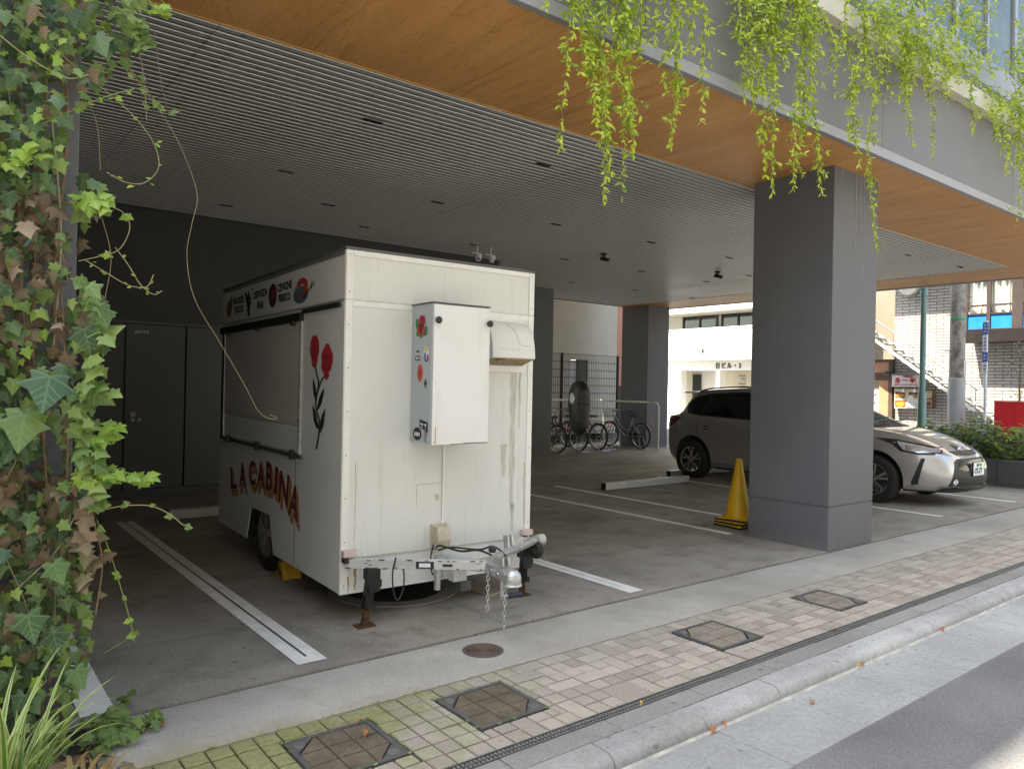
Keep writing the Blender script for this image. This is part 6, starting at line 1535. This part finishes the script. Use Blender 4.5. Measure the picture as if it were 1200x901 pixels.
spray([(95, 330), (110, 350), (118, 380), (112, 430), (118, 480)], 3.22, Lm, 26, .05, .085); spray([(100, 440), (98, 480), (105, 530), (110, 545)], 3.22, Lm, 22, .045, .07); spray([(95, 590), (100, 640), (95, 690)], 3.22, Lb, 12, .05, .075)
spray([(85, 470), (92, 520), (100, 560), (118, 600)], 3.23, Lm, 20, .04, .065)
runner([(120, 30), (150, 75), (165, 100), (195, 142), (215, 180), (231, 228), (225, 262), (219, 300), (228, 350), (258, 402), (287, 452), (303, 482), (318, 491), (324, 489), (316, 486)], 3.36, .0011, stp)
runner([(45, 40), (90, 80), (130, 112), (160, 140), (180, 168), (186, 196), (170, 214), (148, 214), (125, 202)], 3.32, .0017, stp, Ly, 9, .018, .03)
runner([(40, 150), (80, 132), (120, 115), (158, 104)], 3.3, .0022, sgr, Ly, 8, .02, .036); runner([(0, 42), (25, 62), (50, 78), (80, 92), (104, 88)], 3.24, .0022, stp)
runner([(158, 40), (166, 75), (170, 110), (172, 142)], 3.32, .0022, swd, Lm, 3, .03, .04); runner([(150, 80), (175, 110), (192, 128), (206, 132)], 3.32, .0020, swd, Lm, 5, .022, .036); runner([(180, 30), (188, 90), (196, 128)], 3.34, .0013, swd)
runner([(125, 240), (145, 250), (152, 268), (140, 292), (118, 300), (92, 306)], 3.3, .0018, stp, Ly, 2, .03, .034); runner([(100, 305), (122, 318), (150, 334), (172, 336), (180, 322)], 3.3, .0018, stp, Ly, 5, .014, .022)
runner([(135, 290), (150, 310), (165, 334), (180, 345), (190, 341)], 3.3, .0018, stp, Ly, 4, .012, .02); runner([(118, 250), (130, 300), (124, 345), (120, 372)], 3.3, .0018, swd); runner([(88, 100), (112, 140), (118, 200)], 3.34, .0018, swd)
runner([(95, 602), (125, 596), (150, 592), (178, 593), (200, 603), (215, 615), (222, 614)], 3.25, .0022, stp, Lm, 5, .02, .034); runner([(113, 608), (128, 645), (142, 690), (152, 725), (158, 752)], 3.28, .0020, sgr, Ly, 6, .018, .034)
runner([(122, 765), (135, 757), (148, 750)], 3.28, .0012, sgr); runner([(95, 540), (112, 620), (120, 660), (112, 720)], 3.27, .003, swd, Lb, 4, .03, .05)
for x0, y0, x1, y1 in ((42, 250, 38, 500), (20, 300, 60, 640), (60, 130, 62, 420), (62, 560, 58, 800), (10, 100, 30, 420), (30, 230, 80, 330), (30, 660, 70, 560), (20, 690, 90, 600), (60, 690, 30, 560), (8, 560, 60, 480), (85, 270, 62, 330), (72, 330, 68, 700), (5, 650, 40, 780)):
    runner([(x0, y0), ((x0+x1)/2+random.uniform(-12, 12), (y0+y1)/2), (x1, y1)], random.uniform(3.3, 3.45), random.uniform(.002, .0038), random.choice((swd, swd, stp)))
for x0 in (15, 45, 70): runner([(x0, -60), (x0+8, 150), (x0-8, 350), (x0+10, 600), (x0, 900)], 3.6, .011, swd)
Ld.build('mature_leaves', IV_D, ivy); Lm.build('mid_leaves', IV_M, ivy); Ly.build('young_leaves', IV_Y, ivy); Lb.build('dry_leaves', IV_B, ivy)
# soil bed, striped grass clump, creeper on the ground
b = MB(); random.seed(19); pts = [(-6, 2.5), (.30, 2.5), (.45, 2.62), (.50, 2.85), (.53, 3.1), (.56, 3.35), (.555, 3.60), (-6, 3.62)]
b.prism(pts, lambda u, v, d: (u, v, d), -.02, .012); struct(b.build('planting_bed', simple('dark_soil', (.045, .035, .025), .95, 0, .4, 25, .5)))
q_ = Leaves(); 
for k in range(150): q_.put((random.uniform(-.4, .62), random.uniform(2.6, 3.5), random.uniform(.015, .07)), random.uniform(.04, .09), (random.gauss(0, .5), random.gauss(0, .5), 1), (random.gauss(0, 1), random.gauss(0, 1), 0), 'ivy', random.uniform(.3, 1.2))
o = q_.build('leaf_litter', IV_B); stuff(o); tag(o, 'dry brown leaf litter under the ivy', 'leaf litter')
GR = leafmat('striped_grass_blade', [(0, (.10, .20, .03)), (.5, (.14, .27, .045)), (1, (.20, .33, .06))], None, .4, .3, edge=(.42, .47, .20))
def grassclump(nm, label, X, Y, nb, L0, L1, seed, mat, hang=.9):
    random.seed(seed); g = thing(nm, label, 'plant', (X, Y, 0)); L = Leaves()
    for k in range(nb):
        a = random.uniform(0, 2*pi); ln = random.uniform(L0, L1); w = random.uniform(.007, .011); e0 = random.uniform(.9, 1.45); be = random.uniform(.6, 1.6)*hang
        p = Vector((random.gauss(0, .03), random.gauss(0, .03), .01)); N = 9; prev = None; hd = Vector((cos(a), sin(a), 0)); sd = Vector((-sin(a), cos(a), 0)); o0 = len(L.v)
        for i in range(N+1):
            t = i/N; el = e0-be*t*t*1.3; ww = w*(1-t**3)*(.6+.4*min(1, t*4))+.0006
            for s_, uu in ((-1, 0), (0, .5), (1, 1)): L.v.append(tuple(p+sd*ww*s_+Vector((0, 0, abs(s_)*ww*.35)))); L.u.append((uu, t))
            p = p+(hd*cos(el)+Vector((0, 0, 1))*sin(el))*(ln/N)
        for i in range(N):
            for c in (0, 1): i0 = o0+3*i+c; L.f.append((i0, i0+1, i0+4, i0+3))
    L.build('blades', mat, g); return g
q0 = GY(30, 880, 3.0); grassclump('striped_grass_plant', 'clump of cream-striped grass blades at the bottom left below the ivy', .22, 2.93, 62, .30, .62, 5, GR)
grassclump('dry_grass_tuft', 'small tuft of dry yellow grass between ivy and creeper', .48, 2.98, 40, .08, .22, 6, leafmat('dry_grass', [(0, (.22, .13, .04)), (1, (.42, .32, .14))], None, .7, .2), 1.3)
cr = thing('ground_creeper', 'short ivy creeper trailing over the concrete edge beside the striped grass', 'creeper', (0, 0, 0)); random.seed(23)
L = Leaves(); mb = MB()
for pts in ([(100, 880), (118, 862), (140, 845), (162, 850), (178, 833)], [(105, 868), (125, 850), (138, 836), (150, 820)], [(110, 885), (130, 872), (148, 862), (170, 850), (186, 842)], [(95, 872), (110, 850), (122, 845)]):
    P = catmull([GZ(x, y, .03) for x, y in pts], 8); mb.tube(P, .002, 5)
    for c in P[::1]:
        if random.random() < .75: L.put(c+Vector((random.gauss(0, .02), random.gauss(0, .015), random.uniform(-.01, .04))), random.uniform(.03, .06), (random.gauss(0, .5), random.gauss(-.5, .4), 1), (random.gauss(0, 1), random.gauss(0, 1), -.3))
L.build('creeper_leaves', IV_M, cr); mb.build('creeper_stem', STEM, cr)
# plants cascading from the ledge
HG = leafmat('cascade_leaf', [(0, (.11, .20, .03)), (.3, (.24, .37, .045)), (.65, (.40, .52, .06)), (1, (.58, .64, .10))], None, .42, .5)
HGY = leafmat('cascade_tip_leaf', [(0, (.42, .54, .05)), (.5, (.56, .66, .07)), (1, (.70, .72, .12))], None, .42, .5)
HS = simple('cascade_twig', (.16, .14, .06), .7, 0, .3, 40)
def cascade(label, strands, seed, bushes=()):
    random.seed(seed); x0 = strands[0][0]; c0 = GY(x0, strands[0][1], 3.1)
    t = thing('hanging_plant', label, 'plant', (c0.x, 3.25, 4.78), 0, 'plants cascading over the ledge'); I = Vector((-c0.x, -3.25, -4.78))
    La, Lt, tw = Leaves(), Leaves(), MB()
    def twig(p, d, ln, dens, tipf):
        pts = [p]; n = max(3, int(ln/.03)); 
        for i in range(n):
            d = (d+Vector((random.gauss(0, .16), random.gauss(0, .12), random.gauss(-.10, .10)))).normalized(); pts.append(pts[-1]+d*(ln/n))
        leafy(pts, dens, tipf); tw.tube(pts, [.0014]*len(pts), 4, cap=False)
    def leafy(pts, dens, tipf):
        for i in range(1, len(pts)):
            ax = (pts[i]-pts[i-1]); ax = ax.normalized() if ax.length > 1e-6 else Vector((0, 0, -1))
            if random.random() > dens: continue
            a = random.uniform(0, 2*pi); o = ax.orthogonal().normalized(); o2 = ax.cross(o)
            for s_ in (0, pi):
                rd = o*cos(a+s_)+o2*sin(a+s_); tip = ax*.75+rd*.75+Vector((0, 0, -.15)); nn = (rd*-.5+ax*.6+Vector((random.gauss(0, .5), random.gauss(-.3, .5), random.gauss(.7, .4))))
                (Lt if random.random() < tipf*(i/len(pts)) else La).put(pts[i], random.uniform(.028, .056), nn, tip, 'thin', .5, 1.25)
    for st in strands:
        px, py, wgt = st[:3]; tipp = GY(px, py, 3.08+random.uniform(-.03, .04))+I
        top = Vector((tipp.x+random.gauss(-.03, .10), random.uniform(-.06, .02), random.uniform(-.02, .06)))
        ctrl = [top+Vector((0, .10, -.03)), top+Vector((0, -.10, .02)), Vector((top.x*.8+tipp.x*.2+random.gauss(0, .05), -.15, top.z*.75+tipp.z*.25)), Vector((top.x*.35+tipp.x*.65+random.gauss(0, .05), -.16+random.gauss(0, .03), top.z*.4+tipp.z*.6)), tipp]
        P = catmull(ctrl, 10); P2 = [P[0]]; ln = sum((P[i+1]-P[i]).length for i in range(len(P)-1)); n = int(ln/.021)
        acc = 0; step = ln/max(n, 1); out = [P[0]]; 
        for i in range(len(P)-1):
            seg = (P[i+1]-P[i]).length; u = step-acc
            while u <= seg: out.append(P[i].lerp(P[i+1], u/seg)+Vector((random.gauss(0, .0025), random.gauss(0, .0025), 0))); u += step
            acc = seg-(u-step)
        tw.tube(out[::3]+[out[-1]], [.0022-.0012*i/len(out[::3]) for i in range(len(out[::3])+1)], 5, cap=False)
        leafy(out, .9 if wgt > .3 else .55, .8)
        nt = int(len(out)*.62*wgt)
        for k in range(nt):
            i = random.randint(2, max(3, int(len(out)*.9))); a = random.uniform(0, 2*pi)
            twig(out[min(i, len(out)-1)], Vector((cos(a)*.8, sin(a)*.5-.15, random.uniform(-.9, .2))).normalized(), random.uniform(.04, .17)*(1.15-.5*i/len(out)), .9, .7)
    for px, py, rx, rz, nn_ in bushes:
        c = GY(px, py, 3.12)+I
        for k in range(nn_):
            p = c+Vector((random.gauss(0, rx*.5), random.uniform(-.12, .10), random.gauss(0, rz*.5))); a = random.uniform(0, 2*pi)
            twig(p, Vector((cos(a)*.7, -abs(sin(a))*.5, random.uniform(-.9, .5))).normalized(), random.uniform(.12, .34), .95, .6)
    La.build('foliage', HG, t); Lt.build('young_foliage', HGY, t); tw.build('stem', HS, t)
cascade('leafy cascading plant over the wood soffit with the longest strands, leftmost of the row', [(700, 160, 1), (657, 172, .15), (640, 15, .5), (672, 45, .8), (690, 100, 1), (708, 236, .8), (716, 205, .8), (728, 230, .8), (735, 120, 1), (742, 188, .7), (722, 95, 1), (750, 70, 1)], 1)
cascade('cascading plant with short darker strands between its two longer neighbours', [(785, 178, .6), (768, 60, .7), (778, 100, .6), (795, 130, .6), (822, 146, .35), (808, 60, .6), (832, 40, .3)], 2)
cascade('thick cascading plant hanging in front of the fascia just left of the big pillar top', [(897, 205, 1.0), (905, 226, .4), (872, 115, .7), (884, 135, 1.2), (890, 90, 1.3), (910, 120, 1.3), (930, 221, .9), (938, 170, 1.1), (920, 80, 1.1), (948, 130, .7), (962, 228, .6), (955, 70, .6)], 3, ((905, 10, .25, .25, 20), (940, 30, .22, .25, 14)))
cascade('cascading plant with one very long strand reaching down in front of the grey pillar', [(1028, 290, .35), (1008, 195, .7), (995, 160, .9), (978, 110, .5), (1015, 100, .6), (1024, 120, .4)], 4, ((1016, 30, .2, .3, 22),))
cascade('bushy cascading plant covering the window and ledge at the upper right', [(1092, 186, .4), (1070, 170, .5), (1052, 120, .8), (1066, 135, .7), (1085, 110, .8), (1108, 120, .6), (1122, 100, .8), (1140, 155, .5), (1130, 80, .9)], 5, ((1040, 25, .35, .35, 50), (1075, 45, .4, .35, 55), (1110, 30, .4, .4, 55), (1135, 60, .3, .3, 30), (1060, 5, .5, .3, 30), (1125, 5, .4, .3, 30)))
cascade('cascading plant cut off by the right edge of the picture', [(1191, 266, .6), (1180, 205, .8), (1172, 170, .8), (1198, 220, .9), (1190, 150, 1), (1210, 240, .8), (1168, 150, .5)], 6, ((1190, 90, .35, .5, 60), (1205, 130, .35, .4, 40), (1200, 40, .4, .4, 36)))
# hedge in the planter and young tree behind it
random.seed(77)
hd = thing('hedge', 'green leafy hedge with yellowish tips growing in the dark planter', 'hedge', (14.7, 6, .4))
A_, B2, sm_ = Leaves(), Leaves(), MB(); I = Vector((-14.7, -6, -.4))
for k in range(330):
    bx, by = random.uniform(14.2, 15.25), random.uniform(4.42, 8.45); h = random.uniform(.30, .68)*(1.0+.35*sin(by*2.3+bx)*.5)
    p = Vector((bx, by, .38)); d = Vector((random.gauss(0, .18), random.gauss(0, .18), 1)).normalized(); n = 10; pts = [p+I]
    for i in range(n):
        d = (d+Vector((random.gauss(0, .10), random.gauss(0, .10), .03))).normalized(); pts.append(pts[-1]+d*(h/n))
        if i > 0:
            for s_ in range(4):
                a = random.uniform(0, 6.28); rd = Vector((cos(a), sin(a), random.uniform(-.3, .7)))
                (B2 if i > 7 and random.random() < .7 else A_).put(pts[-1]+rd*.015, random.uniform(.045, .085), rd*.2+Vector((random.gauss(-.3, .4), random.gauss(-.3, .4), .8)), rd, 'oval', .35, 1.1)
    sm_.tube(pts[::3], .004, 4, cap=False)
A_.build('foliage', leafmat('hedge_leaf', [(0, (.03, .07, .018)), (.5, (.08, .16, .03)), (1, (.15, .26, .045))], None, .35, .3), hd); B2.build('young_foliage', leafmat('hedge_tip_leaf', [(0, (.15, .25, .03)), (.6, (.26, .36, .05)), (1, (.42, .40, .06))], None, .4, .35), hd); sm_.build('stem', STEM, hd)
p = GD(1197, 463, 18.6); yt = thing('young_tree', 'small grey-green leafed young tree behind the red cabinet at the right edge', 'tree', (p.x, p.y, 0)); L = Leaves(); mb = MB()
mb.tube([(0, 0, 0), (.03, .02, .9), (0, .05, 1.7), (-.05, 0, 2.5)], [.04, .032, .022, .01], 8)
for k in range(16):
    a = random.uniform(0, 6.28); z0 = random.uniform(1.1, 2.4); e = Vector((cos(a)*random.uniform(.35, .75), sin(a)*.6, z0+random.uniform(.1, .5))); s0 = Vector((0, 0, z0)); mb.tube([s0, s0.lerp(e, .5)+Vector((0, 0, .06)), e], .006, 5)
    for i in range(26):
        c = s0.lerp(e, random.uniform(.35, 1.05))+Vector((random.gauss(0, .07), random.gauss(0, .07), random.gauss(0, .06))); L.put(c, random.uniform(.05, .09), (random.gauss(0, .6), random.gauss(-.3, .6), .8), (random.gauss(0, 1), random.gauss(0, 1), -.2), 'oval', .3)
mb.build('trunk', STEM, yt); L.build('crown', leafmat('grey_green_leaf', [(0, (.07, .10, .06)), (1, (.17, .21, .13))], None, .45, .25), yt)
# ---------------------------------------------------------------- daylight
S = Vector((-.45, .155, .88)).normalized()
w = bpy.data.worlds.new('World'); SC.world = w; w.use_nodes = True
nt = w.node_tree; bg = nt.nodes['Background']; sk = nt.nodes.new('ShaderNodeTexSky'); sk.sky_type = 'NISHITA'; sk.sun_disc = False
sk.sun_elevation = math.asin(S.z); sk.sun_rotation = atan2(S.x, S.y) % (2*pi); sk.air_density = 1.0; sk.dust_density = 2.0; sk.ozone_density = 1.0
nt.links.new(sk.outputs[0], bg.inputs[0]); bg.inputs[1].default_value = .13
sd = bpy.data.lights.new('sun', 'SUN'); sd.energy = 3.2; sd.angle = radians(.53); sd.color = (1, .95, .87)
so = bpy.data.objects.new('sun', sd); COL.objects.link(so); so.rotation_euler = (-S).to_track_quat('-Z', 'Y').to_euler(); so.location = (-10, -20, 25)
vs_ = SC.view_settings; SC.display_settings.display_device = 'sRGB'; vs_.view_transform = 'Standard'; vs_.look = 'None'; vs_.gamma = 1; vs_.use_curve_mapping = False; vs_.exposure = 2.8
vs_.use_white_balance = True; vs_.white_balance_temperature = 7400; vs_.white_balance_tint = 4
cy = SC.cycles; cy.max_bounces = 8; cy.diffuse_bounces = 5; cy.glossy_bounces = 3; cy.transmission_bounces = 4; cy.use_denoising = True; cy.sample_clamp_indirect = 8
try: cy.denoiser = 'OPENIMAGEDENOISE'
except Exception: pass
